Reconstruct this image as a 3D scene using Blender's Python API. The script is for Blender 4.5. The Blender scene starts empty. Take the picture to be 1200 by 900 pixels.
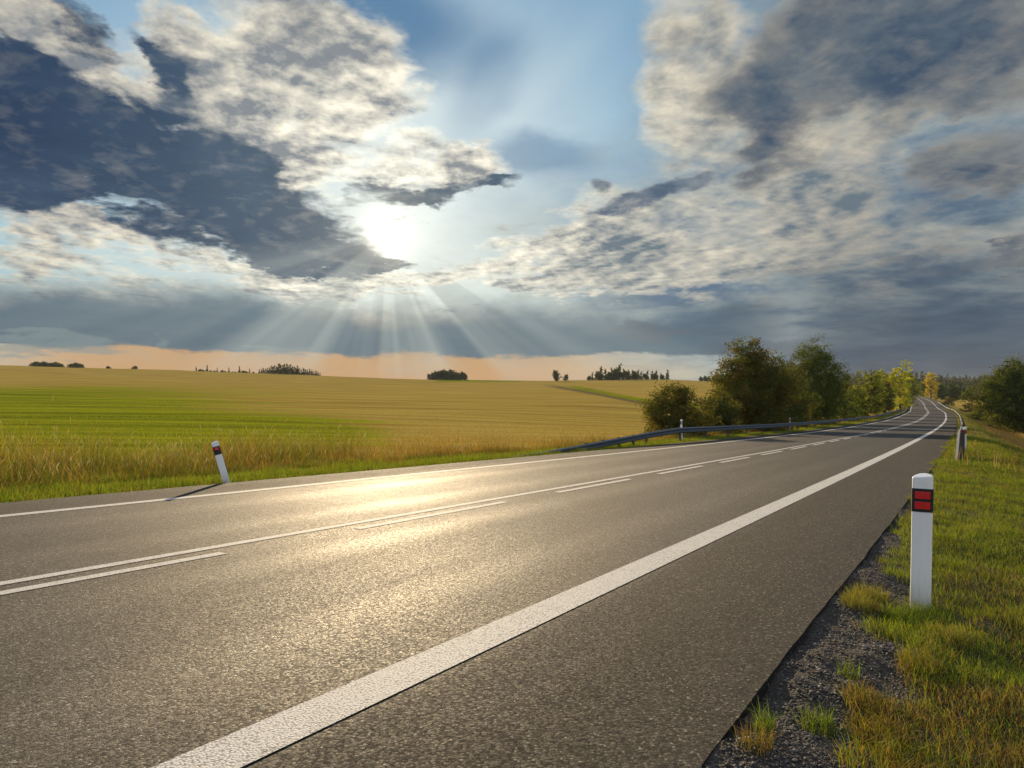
import bpy, bmesh, math, random
import numpy as np
from mathutils import Vector, Matrix, noise as mnoise

scene = bpy.context.scene
# ------------------------------------------------------------------ camera
F_PX, HOR, CAM_H = 800.0, 484.0, 1.2       # focal length and horizon row in pixels of a 1200x900 frame, eye height (m)
cam_data = bpy.data.cameras.new("camera")
cam_data.sensor_width = 36.0
cam_data.lens = 24.0
cam_data.shift_y = (HOR - 450.0) / 1200.0
cam_data.clip_start = 0.05
cam_data.clip_end = 20000.0
cam = bpy.data.objects.new("camera", cam_data)
scene.collection.objects.link(cam)
cam.location = (0, 0, CAM_H)
cam.rotation_euler = (math.radians(90), 0, 0)
scene.camera = cam
scene.view_settings.view_transform = 'Standard'
scene.view_settings.look = 'None'
scene.view_settings.exposure = 0.8
scene.view_settings.gamma = 1.0
scene.view_settings.use_curve_mapping = False
EXPO = 2 ** 0.8

# ------------------------------------------------------------------ sun
SUN_AZ, SUN_EL = -10.4, 14.4               # degrees, azimuth from +Y towards +X
sun_d = bpy.data.lights.new("sun", 'SUN')
sun_d.energy = 4.6
sun_d.angle = math.radians(0.6)
sun_d.color = (1.0, 0.76, 0.46)
sun = bpy.data.objects.new("sun", sun_d)
scene.collection.objects.link(sun)
_a, _e = math.radians(SUN_AZ), math.radians(SUN_EL)
SUN_DIR = Vector((math.sin(_a) * math.cos(_e), math.cos(_a) * math.cos(_e), math.sin(_e)))
sun.rotation_euler = SUN_DIR.to_track_quat('Z', 'Y').to_euler()
sun.location = SUN_DIR * 60

# ------------------------------------------------------------------ node helper
class N:
    """A shader socket with arithmetic."""
    t = None
    def __init__(s, k): s.k = k
    @staticmethod
    def node(typ, **kw):
        n = N.t.nodes.new(typ)
        for a, b in kw.items(): setattr(n, a, b)
        return n
    @staticmethod
    def put(inp, v):
        if isinstance(v, N): N.t.links.new(v.k, inp)
        else: inp.default_value = v
    @staticmethod
    def m(op, *a, clamp=False):
        n = N.node('ShaderNodeMath', operation=op, use_clamp=clamp)
        for i, v in enumerate(a): N.put(n.inputs[i], v)
        return N(n.outputs[0])
    def __add__(s, o): return N.m('ADD', s, o)
    __radd__ = __add__
    def __sub__(s, o): return N.m('SUBTRACT', s, o)
    def __rsub__(s, o): return N.m('SUBTRACT', o, s)
    def __mul__(s, o): return N.m('MULTIPLY', s, o)
    __rmul__ = __mul__
    def __truediv__(s, o): return N.m('DIVIDE', s, o)
    def __rtruediv__(s, o): return N.m('DIVIDE', o, s)
    def __neg__(s): return N.m('MULTIPLY', s, -1.0)
    def pow(s, o): return N.m('POWER', s, o)
    def clamp(s): return N.m('ADD', s, 0.0, clamp=True)
    def exp(s): return N.m('POWER', 2.718282, s)
    def max(s, o): return N.m('MAXIMUM', s, o)
    def min(s, o): return N.m('MINIMUM', s, o)
def sstep(a, b, x):
    n = N.node('ShaderNodeMapRange', interpolation_type='SMOOTHSTEP')
    N.put(n.inputs['Value'], x)
    if a < b:
        n.inputs[1].default_value, n.inputs[2].default_value = a, b
    else:
        n.inputs[1].default_value, n.inputs[2].default_value = b, a
        n.inputs[3].default_value, n.inputs[4].default_value = 1.0, 0.0
    return N(n.outputs[0])
def vec(x, y, z=0.0):
    n = N.node('ShaderNodeCombineXYZ')
    for i, v in enumerate((x, y, z)): N.put(n.inputs[i], v)
    return N(n.outputs[0])
def sep(v):
    n = N.node('ShaderNodeSeparateXYZ'); N.put(n.inputs[0], v)
    return [N(o) for o in n.outputs]
def vop(op, a, b=None):
    n = N.node('ShaderNodeVectorMath', operation=op); N.put(n.inputs[0], a)
    if b is not None:
        if op == 'SCALE': N.put(n.inputs['Scale'], b)
        else: N.put(n.inputs[1], b)
    return N(n.outputs['Value'] if op in ('LENGTH', 'DOT_PRODUCT', 'DISTANCE') else n.outputs[0])
def nz(v, scale, detail=5.0, rough=0.55, dist=0.0, dims='3D', col=False):
    n = N.node('ShaderNodeTexNoise', noise_dimensions=dims)
    if dims == '1D': N.put(n.inputs['W'], v)
    else: N.put(n.inputs['Vector'], v)
    n.inputs['Scale'].default_value = scale; n.inputs['Detail'].default_value = detail
    n.inputs['Roughness'].default_value = rough; n.inputs['Distortion'].default_value = dist
    return N(n.outputs['Color' if col else 'Fac'])
def mixc(f, a, b, blend='MIX'):
    n = N.node('ShaderNodeMix', data_type='RGBA', blend_type=blend)
    N.put(n.inputs[0], f)
    N.put(n.inputs[6], a if isinstance(a, N) else (*a[:3], 1.0))
    N.put(n.inputs[7], b if isinstance(b, N) else (*b[:3], 1.0))
    return N(n.outputs[2])
def ramp(f, stops, interp='LINEAR'):
    n = N.node('ShaderNodeValToRGB'); N.put(n.inputs[0], f)
    r = n.color_ramp; r.interpolation = interp
    while len(r.elements) < len(stops): r.elements.new(0.5)
    for e, (p, c) in zip(r.elements, stops):
        e.position = p; e.color = (*c, 1.0) if len(c) == 3 else c
    return N(n.outputs[0])
def lin(r, g, b):
    return tuple((c / 255 / 12.92) if c / 255 <= .04045 else ((c / 255 + .055) / 1.055) ** 2.4 for c in (r, g, b))

# ------------------------------------------------------------------ world
world = bpy.data.worlds.new("World")
scene.world = world
world.use_nodes = True
N.t = world.node_tree
N.t.nodes.clear()
W_STR = 0.10
def sky(r, g, b, k=1.0):
    """A radiance that shows as this sRGB colour at the scene's exposure."""
    c = lin(r, g, b); return tuple(v * k / W_STR / EXPO for v in c)
def pdir(x, y):
    a = math.atan((x - 600) / F_PX)
    return math.degrees(a), math.degrees(math.atan((HOR - y) / (F_PX / math.cos(a))))
tc = N.node('ShaderNodeTexCoord')
D = N(tc.outputs['Generated'])
dx, dy, dz = sep(D)
AZ = N.m('ARCTAN2', dx, dy) * 57.29578
EL = N.m('ARCTAN2', dz, (dx * dx + dy * dy).pow(0.5)) * 57.29578
_q = 1.0 / (dz.max(0.0) + 0.14)
Dn = vec(dx * _q, dy * _q, dz * 0.6)            # the direction met with a flat cloud deck: clouds shrink towards the horizon
P0 = vec(AZ, EL)
w1 = nz(Dn, 1.5, 2.0, 0.5, col=True)
w2 = nz(Dn, 4.5, 5.0, 0.6, col=True)
def split(c):
    n = N.node('ShaderNodeSeparateColor'); N.put(n.inputs[0], c)
    return N(n.outputs[0]) - 0.5, N(n.outputs[1]) - 0.5
w1x, w1y = split(w1); w2x, w2y = split(w2)
def warp(a1, a2):
    return AZ + w1x * a1 + w2x * a2, EL + w1y * a1 + w2y * a2
PW = warp(7.0, 7.0)
PS = warp(3.0, 2.5)
tok = [None]
def blobs(P, lst, hard=0.3):
    """Sum of soft ellipses: (x, y, half width px, half height px, tilt deg (up to the right positive), weight)."""
    tot = None
    for x, y, rx, ry, rot, wgt in lst:
        a, e = pdir(x, y)
        ca = math.cos(math.radians(a))
        sx = math.degrees(rx / F_PX) * ca * ca * 1.15; sy = math.degrees(ry / F_PX) * ca * 1.15
        n = N.node('ShaderNodeMapping', vector_type='TEXTURE')
        # each ellipse waits for the sum so far (a negligible third coordinate): keeps the shader's stack small
        N.put(n.inputs['Vector'], vec(P[0], P[1], tok[0] * 1e-7 if tok[0] is not None else 0.0))
        n.inputs['Location'].default_value = (a, e, 0)
        n.inputs['Rotation'].default_value = (0, 0, math.radians(rot))
        n.inputs['Scale'].default_value = (sx, sy, 1)
        g = sstep(1.0, hard, vop('LENGTH', N(n.outputs[0])))
        g = g * wgt
        tot = g if tot is None else tot + g
        tok[0] = tot
    return tot
sa, se = pdir(453, 275)
dA = (AZ - sa) * 0.97; dE = EL - se
RS = (dA * dA + dE * dE).pow(0.5)               # degrees from the sun
TH = N.m('ARCTAN2', dA, -dE)                    # 0 straight down
glow = (RS * -0.13).exp()
glow2 = (RS * -0.055).exp()

# --- clear sky: the Nishita sky, tinted by a thin veil of high cloud
sk = N.node('ShaderNodeTexSky', sky_type='NISHITA', sun_disc=False)
sk.sun_elevation = math.radians(SUN_EL); sk.sun_rotation = math.radians(SUN_AZ)
sk.air_density = 1.2; sk.dust_density = 0.6; sk.ozone_density = 2.0
nish = N(sk.outputs[0])
band = ramp((EL / 40.0).clamp(), [(0.0, sky(140, 138, 132)), (0.09, sky(160, 164, 156)), (0.25, sky(160, 192, 200)), (0.45, sky(140, 182, 208)),
                                 (0.62, sky(132, 172, 198)), (0.80, sky(112, 156, 188)), (1.0, sky(84, 130, 172))])
base = mixc(0.9, nish, band)
light_r = sstep(1.0, 0.0, RS / 27.0)
base = mixc((light_r * sstep(3.0, 9.0, EL) * 0.75), base, sky(236, 244, 238))
veil = nz(Dn, 1.3, 6.0, 0.6, 0.4)
base = mixc(sstep(0.45, 0.75, veil) * sstep(32, 18, EL) * 0.5 , base, sky(200, 215, 218))
# deeper blue top left
base = mixc(blobs(PS, [(420, 10, 200, 70, -10, 0.85), (630, 180, 90, 26, 0, .55), (570, 100, 40, 90, -40, .3)]).clamp(), base, sky(56, 112, 156))

# --- warm band low over the fields, on the left and in the middle
warmf = sstep(9.5, 5.5, EL) * sstep(20, -2, AZ) * sstep(-44, -30, AZ)
base = mixc(warmf, base, mixc(sstep(0, 5.5, EL), sky(196, 146, 96), sky(196, 158, 112)))

def cloud(col, dens, thick_col, thin_col, k=2.2, shade=None, soft=0.35):
    """Backlit cloud: thin parts glow, thick parts are dark."""
    t = (dens * -k).exp()
    if shade is not None: t = (t + shade).clamp()
    body = mixc(t, thick_col, thin_col)
    return mixc(sstep(0.0, soft, dens), col, body)

f1 = nz(Dn, 2.0, 9.0, 0.60, 0.3)               # broad cloud noise
f2 = nz(vop('ADD', Dn, (3.1, 1.7, 0.4)), 5.5, 8.0, 0.62, 0.4)   # crinkles
# the same crinkles a step nearer to the sun: a difference gives relief
_qs = 1.0 / (SUN_DIR.z + 0.14)
off = vop('SCALE', vop('NORMALIZE', vop('SUBTRACT', (SUN_DIR.x * _qs, SUN_DIR.y * _qs, 0.15), Dn)), 0.035)
f2a = nz(vop('ADD', Dn, (3.1, 1.7, 0.4)), 4.6, 7.0, 0.60)
f2s = nz(vop('ADD', vop('ADD', Dn, off), (3.1, 1.7, 0.4)), 4.6, 7.0, 0.60)
relief = (f2a - f2s) * 4.6                      # >0 where the cloud faces the sun
fm = nz(vop('ADD', Dn, (7.1, 2.7, 1.4)), 2.4, 5.0, 0.6)
g3 = (nz(vop('ADD', Dn, (1.1, 5.7, 2.4)), 14.0, 5.0, 0.6) - 0.5) * 2.0
g1 = (f1 - 0.5) * 2.2
g2 = (f2 - 0.5) * 2.0

# --- a soft overcast filling the right half
c0 = blobs(PW, [(1080, 130, 420, 380, 0, 1.1), (1000, 340, 450, 150, 0, 1.0), (740, 270, 240, 130, 0, 0.5)])
over = mixc(sstep(0.34, 0.62, f1 + g3 * .06), sky(74, 100, 128), sky(158, 168, 166))
base = mixc((c0 + g1 * 0.35 + g2 * .15).clamp() * 0.92, base, over)

# --- layer 1: sunlit crinkled cloud (cream)
c1 = blobs(PW, [(395, 100, 130, 110, 25, 0.95), (330, 50, 200, 70, 0, 0.5), (180, 130, 190, 70, -35, 0.8), (500, 190, 90, 36, 15, 0.8),
                (90, 60, 150, 40, -35, 0.8), (60, 265, 150, 45, -10, .8), (560, 190, 70, 30, 15, .6), (220, 30, 90, 30, -25, .55), (275, 125, 120, 50, -35, .9), (350, 175, 70, 30, -30, .6), (20, 0, 60, 30, -20, .5),
                (800, 70, 75, 170, 12, 0.95), (890, 90, 60, 130, 30, 0.8), (710, 260, 90, 80, 0, 0.65), (880, 270, 220, 90, 10, 0.7), (700, 315, 220, 36, 0, 0.75), (1000, 200, 110, 60, 20, .6),
                (1090, 115, 90, 34, 12, 0.95), (1080, 290, 220, 60, 5, 0.5), (110, 335, 200, 30, -3, 0.8), (430, 330, 260, 24, 0, 0.85),
                (230, 288, 190, 22, -8, .8), (620, 5, 120, 26, 0, .35)])
d1 = c1 + g1 * 0.95 + g2 * (0.72 - sstep(0, 14, AZ) * .42) + g3 * 0.14 - 0.34
lit_near = mixc((glow2 * 1.25).clamp(), sky(212, 198, 172), sky(255, 248, 226, 1.5))
lit_near = mixc(sstep(14, 34, AZ) * 0.35, lit_near, sky(160, 154, 142))
base = cloud(base, d1, mixc(sstep(-4, 10, AZ), sky(128, 136, 144), sky(104, 120, 132)), lit_near, 1.1, relief * (0.8 - sstep(0, 14, AZ) * .3) + g3 * .12 - sstep(.42, .72, fm) * (.46 - glow2 * .35), 0.7)

# --- layer 2: big slate bodies with bright rims
c2 = blobs(PW, [(170, 190, 270, 95, -14, 1.25), (320, 240, 190, 66, -18, 1.1), (70, 90, 140, 50, -25, 0.7), (0, 150, 150, 110, 0, .9), (250, 100, 90, 40, -30, 0.5),
                (455, 218, 85, 24, -5, 0.95), (530, 212, 70, 20, 10, 0.8), (400, 300, 120, 15, 2, 0.9), (590, 206, 34, 10, 5, .7),
                (190, 30, 60, 30, -30, .5), (90, 14, 80, 26, -30, .9), (0, 60, 60, 30, -30, .6), (195, 62, 50, 16, -35, .6), (160, 235, 120, 12, -8, -.5), (60, 255, 90, 10, -5, -.5), (150, 110, 130, 12, -32, -.5), (70, 60, 90, 12, -35, -.5)])
d2 = c2 + g1 * 0.95 + g2 * 0.85 + g3 * 0.30 - 0.26
rim = mixc(glow, sky(208, 200, 184), sky(255, 246, 220, 1.5))
slate = mixc(sstep(-40, -8, AZ), sky(24, 52, 84), sky(54, 84, 108))
slate = mixc(sstep(0.35, 0.75, f1) * 0.45, slate, sky(78, 104, 128))
base = cloud(base, d2, slate, rim, 6.5, relief * 0.2, 0.8)

# --- layer 3: grey bodies top right
c3 = blobs(PW, [(1000, 50, 230, 100, 28, 1.1), (1130, 40, 200, 90, 0, 1.1), (890, 130, 60, 80, 40, 0.6), (1170, 170, 120, 50, 10, .9), (800, 50, 30, 90, 20, .5),
                (1120, 220, 130, 40, 5, 0.6), (1130, 285, 160, 22, 2, .7), (960, 330, 160, 18, 0, .5), (860, 60, 40, 60, 30, -.3)])
d3 = c3 + g1 * 0.8 + g2 * 0.35 - 0.30
base = cloud(base, d3, mixc(sstep(.35, .65, f2), sky(62, 82, 104), sky(98, 110, 120)), sky(186, 176, 158), 2.2, relief * 0.3, 0.7)
c3b = blobs(PS, [(800, 208, 62, 17, 12, 1.1), (735, 240, 62, 18, 22, 1.0), (704, 214, 20, 13, 0, .9)])
d3b = c3b + g2 * 1.0 + g1 * .5 + g3 * .5 - 0.30
base = cloud(base, d3b, sky(78, 98, 120), sky(164, 168, 168), 2.2, relief * .35, .9)

# --- layer 4: long slate bank over the horizon, ragged flat base
bank_top = vec(0, 0)
e_top = N.m('ADD', 8.6, (nz(vec(AZ * 0.05, EL * 0.1), 2.0, 6.0, 0.6) - 0.5) * 7.0)
e_bot = N.m('ADD', 4.75, (nz(vec(AZ * 0.09, EL * 0.3), 1.6, 6.0, 0.62) - 0.5) * 2.6)
bank = sstep(-1.8, 1.6, e_top - EL) * sstep(-0.15, 0.25, EL - e_bot)
bankr = sstep(16, 28, AZ)
bank_all = (bank * (1.0 - bankr)).max(bankr * sstep(18, 5, EL + (f1 - .5) * 14) * 0.97)
b_col = mixc(sstep(10, 26, AZ), mixc(glow2 * 0.6, sky(56, 86, 108), sky(108, 138, 150)), mixc(sstep(6, 0, EL), sky(54, 72, 92), sky(62, 64, 72)))
b_col = mixc(sstep(.3, .7, nz(vec(AZ * .05, EL * .35), 3.0, 5.0, .6)) * .22, b_col, sky(112, 130, 142))
base = mixc(bank_all * 0.96, base, b_col)
# scraps under the bank
d5 = blobs(PS, [(60, 408, 110, 16, 0, 1.0), (330, 412, 60, 8, 0, .8), (190, 404, 16, 12, 0, .6), (760, 396, 110, 9, 0, .9), (900, 404, 120, 12, 2, .8)]) + g2 * .5 - .3
base = mixc(sstep(0, .6, d5) * .6, base, mixc(sstep(0, 12, AZ), sky(124, 140, 142), sky(86, 96, 108)))

# --- crepuscular rays fanning down from the sun, and faint ones upward
rn = nz(TH + 20.0, 2.2, 3.0, 0.55, dims='1D')
rays = sstep(0.32, 0.66, rn) * sstep(1.56, 1.15, N.m('ABSOLUTE', TH))
rays = rays * sstep(1.0, 5.0, RS) * sstep(34, 8, RS) * sstep(0.5, 5.0, EL)
base = mixc(rays * 0.36, base, sky(200, 208, 198))
rdk = sstep(0.58, 0.40, nz(TH + 9.0, 3.4, 2.0, 0.5, dims='1D')) * sstep(1.4, 0.8, N.m('ABSOLUTE', TH)) * sstep(2.0, 7.0, RS) * sstep(30, 12, RS) * sstep(3.5, 6.0, EL)
base = mixc(rdk * 0.30, base, sky(74, 96, 112))
rup = sstep(0.45, 0.7, nz(TH + 30.0, 3.2, 2.0, 0.5, dims='1D')) * sstep(1.9, 2.4, N.m('ABSOLUTE', TH)) * sstep(3, 12, RS) * sstep(32, 14, RS) * sstep(-6, 4, AZ)
base = mixc(rup * 0.25, base, sky(205, 222, 226))

# --- glow round the sun
def addc(a, f, c):
    return mixc(f, a, c, 'ADD')
g_in = (RS * RS * -0.75).exp()
g_mid = (RS * -0.65).exp()
lowf = sstep(2.0, 9.0, EL)
base = addc(base, g_mid, sky(255, 236, 190, 0.5))
base = addc(base, glow * lowf * 0.16, sky(255, 240, 205))
base = addc(base, g_in, sky(255, 250, 232, 1.8))
# --- outside the picture: unseen bright cloud overhead and behind the camera, added to light the foreground
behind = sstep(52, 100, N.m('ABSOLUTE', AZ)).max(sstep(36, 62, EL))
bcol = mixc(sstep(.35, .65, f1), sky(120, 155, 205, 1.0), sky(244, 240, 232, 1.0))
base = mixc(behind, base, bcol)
# --- below the horizon
base = mixc(sstep(0.0, -2.0, EL), base, sky(80, 76, 60))
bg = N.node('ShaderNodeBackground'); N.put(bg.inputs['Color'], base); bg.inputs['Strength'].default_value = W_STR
wo = N.node('ShaderNodeOutputWorld'); N.t.links.new(bg.outputs[0], wo.inputs[0])
world.cycles.sampling_method = 'MANUAL'
world.cycles.sample_map_resolution = 1024

# ------------------------------------------------------------------ helpers for objects
rng = np.random.default_rng(7)
HAZE = 0.00005
col_link = scene.collection.objects.link
def tag(o, label=None, cat=None, group=None, kind=None):
    if label: o["label"] = label
    if cat: o["category"] = cat
    if group: o["group"] = group
    if kind: o["kind"] = kind
    return o
def empty(name, loc, label=None, cat=None, group=None, rz=0.0):
    o = bpy.data.objects.new(name, None); o.location = loc; o.rotation_euler = (0, 0, rz)
    o.empty_display_size = 0.3
    col_link(o); return tag(o, label, cat, group)
def mesh_np(name, V, F, mat, parent=None, cols=None, smooth=False, uv=None, col_name='tint'):
    """V (n,3); F: list of (m,k) index arrays of equal k per array."""
    me = bpy.data.meshes.new(name)
    V = np.asarray(V, np.float32)
    me.vertices.add(len(V)); me.vertices.foreach_set('co', V.ravel())
    if not isinstance(F, list): F = [F]
    F = [np.asarray(f, np.int32) for f in F if len(f)]
    tot = np.concatenate([np.full(len(f), f.shape[1], np.int32) for f in F])
    idx = np.concatenate([f.ravel() for f in F])
    start = np.concatenate([[0], np.cumsum(tot)[:-1]]).astype(np.int32)
    me.loops.add(len(idx)); me.loops.foreach_set('vertex_index', idx)
    me.polygons.add(len(tot)); me.polygons.foreach_set('loop_start', start)
    me.polygons.foreach_set('use_smooth', np.full(len(tot), bool(smooth)))
    if uv is not None:
        l = me.uv_layers.new(name='road_uv'); l.data.foreach_set('uv', np.asarray(uv, np.float32)[idx].ravel())
    if cols is not None:
        a = me.attributes.new(col_name, 'FLOAT_COLOR', 'POINT')
        c = np.ones((len(V), 4), np.float32); c[:, :3] = cols
        a.data.foreach_set('color', c.ravel())
    me.update(); me.validate()
    if mat is not None: me.materials.append(mat)
    o = bpy.data.objects.new(name, me); col_link(o)
    if parent is not None: o.parent = parent
    return o
def bm_obj(name, bm, mat, parent=None, smooth=False):
    me = bpy.data.meshes.new(name); bm.to_mesh(me); bm.free()
    if smooth:
        for p in me.polygons: p.use_smooth = True
    me.materials.append(mat)
    o = bpy.data.objects.new(name, me); col_link(o)
    if parent is not None: o.parent = parent
    return o
def new_mat(name):
    m = bpy.data.materials.new(name); m.use_nodes = True
    N.t = m.node_tree; N.t.nodes.clear()
    out = N.node('ShaderNodeOutputMaterial')
    return m, out
def principled(out, color, rough=0.8, normal=None, metallic=0.0, spec=None):
    b = N.node('ShaderNodeBsdfPrincipled')
    N.put(b.inputs['Base Color'], color if isinstance(color, N) else (*color, 1.0))
    N.put(b.inputs['Roughness'], rough); N.put(b.inputs['Metallic'], metallic)
    if spec is not None: N.put(b.inputs['Specular IOR Level'], spec)
    if normal is not None: N.put(b.inputs['Normal'], normal)
    N.t.links.new(b.outputs[0], out.inputs[0]); return b
def bump(h, strength=0.5, dist=0.01):
    n = N.node('ShaderNodeBump'); N.put(n.inputs['Height'], h)
    n.inputs['Strength'].default_value = strength; n.inputs['Distance'].default_value = dist
    return N(n.outputs[0])
def voro(v, scale, feature='F1', out='Distance', rand=1.0):
    n = N.node('ShaderNodeTexVoronoi', feature=feature); N.put(n.inputs['Vector'], v)
    n.inputs['Scale'].default_value = scale; n.inputs['Randomness'].default_value = rand
    return N(n.outputs[out])
def pos(): return N(N.node('ShaderNodeNewGeometry').outputs['Position'])
def attr(name): return N(N.node('ShaderNodeAttribute', attribute_name=name).outputs['Color'])
def objc(): return N(N.node('ShaderNodeTexCoord').outputs['Object'])
def leaf_mat(name, trans=0.45, rough=0.7):
    m, out = new_mat(name)
    c = attr('tint')
    d = N.node('ShaderNodeBsdfDiffuse'); N.put(d.inputs[0], c)
    t = N.node('ShaderNodeBsdfTranslucent'); N.put(t.inputs[0], mixc(0.35, c, (0.25, 0.22, 0.02)) )
    g = N.node('ShaderNodeBsdfGlossy'); g.inputs['Roughness'].default_value = 0.65; N.put(g.inputs[0], (1.0, 1.0, 1.0, 1.0))
    a = N.node('ShaderNodeMixShader'); a.inputs[0].default_value = trans
    N.t.links.new(d.outputs[0], a.inputs[1]); N.t.links.new(t.outputs[0], a.inputs[2])
    b = N.node('ShaderNodeMixShader'); b.inputs[0].default_value = 0.015
    N.t.links.new(a.outputs[0], b.inputs[1]); N.t.links.new(g.outputs[0], b.inputs[2])
    N.t.links.new(b.outputs[0], out.inputs[0]); return m

# ------------------------------------------------------------------ the road's course, fitted once: curvature, grade and crossfall along it
KN = np.array([-60, 0, 25, 50, 75, 100, 130, 160, 200, 240, 300, 360, 440, 560.])
P_K = np.array([0.0002, 0.1673, 0.2856, 0.2324, 0.1004, 0.0029, 0.4914, 0.0074, 0.9429, -0.2832, 0.1949, 0.8663, -0.8648, 2.1934])
P_G = np.array([-0.0146, -0.507, -0.3497, -0.2308, 0.1905, 0.5806, 1.564, 1.8572, 1.9435, 2.4811, 3.6691, 4.7619, 4.4729, 3.5145])
P_B = np.array([-0.0005, -0.0209, 0.4122, 0.9074, 0.0644, -0.8382, -0.9302, -1.6212, -2.0325, -2.0682, -2.2958, -2.6911, -2.9085, -2.8342])
S = np.arange(-60, 520, 1.0)
KAP = np.interp(S, KN, P_K) * 1e-3
GR = np.interp(S, KN, P_G) * 1e-2
GR = np.where(S > 425, np.interp(S, [425, 470, 520], [0.045, -0.01, -0.04]), GR)
BK = np.interp(S, KN, P_B) * 1e-2
_th = np.cumsum(KAP); TH0 = 0.5961; RT = TH0 - (_th - _th[60])
RX = np.cumsum(np.sin(RT)); RY = np.cumsum(np.cos(RT)); RX -= RX[60]; RY -= RY[60]
RZ = np.cumsum(GR); RZ -= RZ[60]
def road_pt(s, d):
    """World x, y, z on the road plane at chainage s, d metres left of the camera's line."""
    s = np.asarray(s, float); d = np.asarray(d, float)
    t = np.interp(s, S, RT); x = np.interp(s, S, RX); y = np.interp(s, S, RY)
    z = np.interp(s, S, RZ); b = np.interp(s, S, BK)
    return x - d * np.cos(t), y + d * np.sin(t), z - (d - 5.7) * b
def road_frame(X, Y):
    X = np.asarray(X, float).ravel(); Y = np.asarray(Y, float).ravel()
    s_out = np.empty(len(X)); d_out = np.empty(len(X))
    idx = np.arange(0, len(S), 4)
    for k in range(0, len(X), 20000):
        x = X[k:k+20000, None]; y = Y[k:k+20000, None]
        q = (x - RX[idx]) ** 2 + (y - RY[idx]) ** 2
        i = idx[np.argmin(q, 1)]
        dx_ = X[k:k+20000] - RX[i]; dy_ = Y[k:k+20000] - RY[i]
        along = dx_ * np.sin(RT[i]) + dy_ * np.cos(RT[i])
        s2 = S[i] + np.clip(along, -4, 4)
        t = np.interp(s2, S, RT); x0 = np.interp(s2, S, RX); y0 = np.interp(s2, S, RY)
        d_out[k:k+20000] = -(X[k:k+20000] - x0) * np.cos(t) + (Y[k:k+20000] - y0) * np.sin(t)
        s_out[k:k+20000] = S[i] + along
    return s_out, d_out
def sm(a, b, x):
    t = np.clip((x - a) / (b - a), 0, 1); return t * t * (3 - 2 * t)
D_E0, D_E1 = 0.78, 10.95                       # asphalt edges
PX = np.array([-900, -300, 0, 60, 120, 200, 300, 400, 500, 640, 700, 780, 860, 960, 1040, 1070, 1110, 1200, 1500, 2500.])
PY = np.array([410, 421, 427.5, 429.5, 431.5, 433.5, 437, 441, 444.5, 446, 445, 444, 447.5, 452, 458, 462, 466, 468, 470, 474.])
YC = 520.0
def vnoise(x, y, sc, seed=0):
    """Cheap smooth value noise."""
    r = np.random.default_rng(seed); g = r.random((64, 64))
    u = np.asarray(x) / sc; v = np.asarray(y) / sc
    i = np.floor(u).astype(int); j = np.floor(v).astype(int); a = u - i; b = v - j
    a = a * a * (3 - 2 * a); b = b * b * (3 - 2 * b)
    i0, j0, i1, j1 = i % 64, j % 64, (i + 1) % 64, (j + 1) % 64
    return (g[i0, j0] * (1 - a) + g[i1, j0] * a) * (1 - b) + (g[i0, j1] * (1 - a) + g[i1, j1] * a) * b
def offs(d):
    l = np.interp(d, [10.95, 12, 13.5, 16, 30], [0, -0.05, -0.12, -0.16, -0.05])
    r = np.interp(d, [-40, -12, -6, -3.6, -2, -1, 0, D_E0], [-1.4, -2.0, -1.8, -1.2, -0.55, -0.16, -0.03, 0])
    return np.where(d > 5, l, r)
def ground_z(X, Y):
    X = np.asarray(X, float).ravel(); Y = np.asarray(Y, float).ravel()
    px = 600 + 800 * X / np.maximum(Y, 12.0)
    e = HOR - np.interp(px, PX, PY)
    ztop = CAM_H + e * YC / 800
    z0 = -0.25
    t = np.clip((Y - 28) / (YC - 28), 0, 1)
    zf = z0 + (ztop - z0) * t ** 1.25
    zf += np.maximum(Y - YC, 0) * 0.058 * sm(930, 1030, px) * (Y < 1500)
    zf += np.where(Y >= 1500, 57 * sm(930, 1030, px), 0)
    zf += 0.25 * (vnoise(X, Y, 23, 3) - .5) * sm(30, 80, Y) + 1.2 * (vnoise(X, Y, 90, 5) - .5) * sm(60, 200, Y)
    s, d = road_frame(X, Y)
    sc = np.clip(s, -55, 500)
    zr = np.interp(sc, S, RZ) - (np.clip(d, 0, 12) - 5.7) * np.interp(sc, S, BK) + offs(d)
    w = np.where(d > 5, 1 - sm(13, 55, d), 1 - sm(-8, -75, d) if True else 0)
    w = np.where(d <= 5, sm(-75, -10, d), w)
    w = w * (1 - sm(490, 560, s))
    z = zr * w + zf * (1 - w)
    return z, s, d
def gz(x, y): return float(ground_z([x], [y])[0][0])

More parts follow.
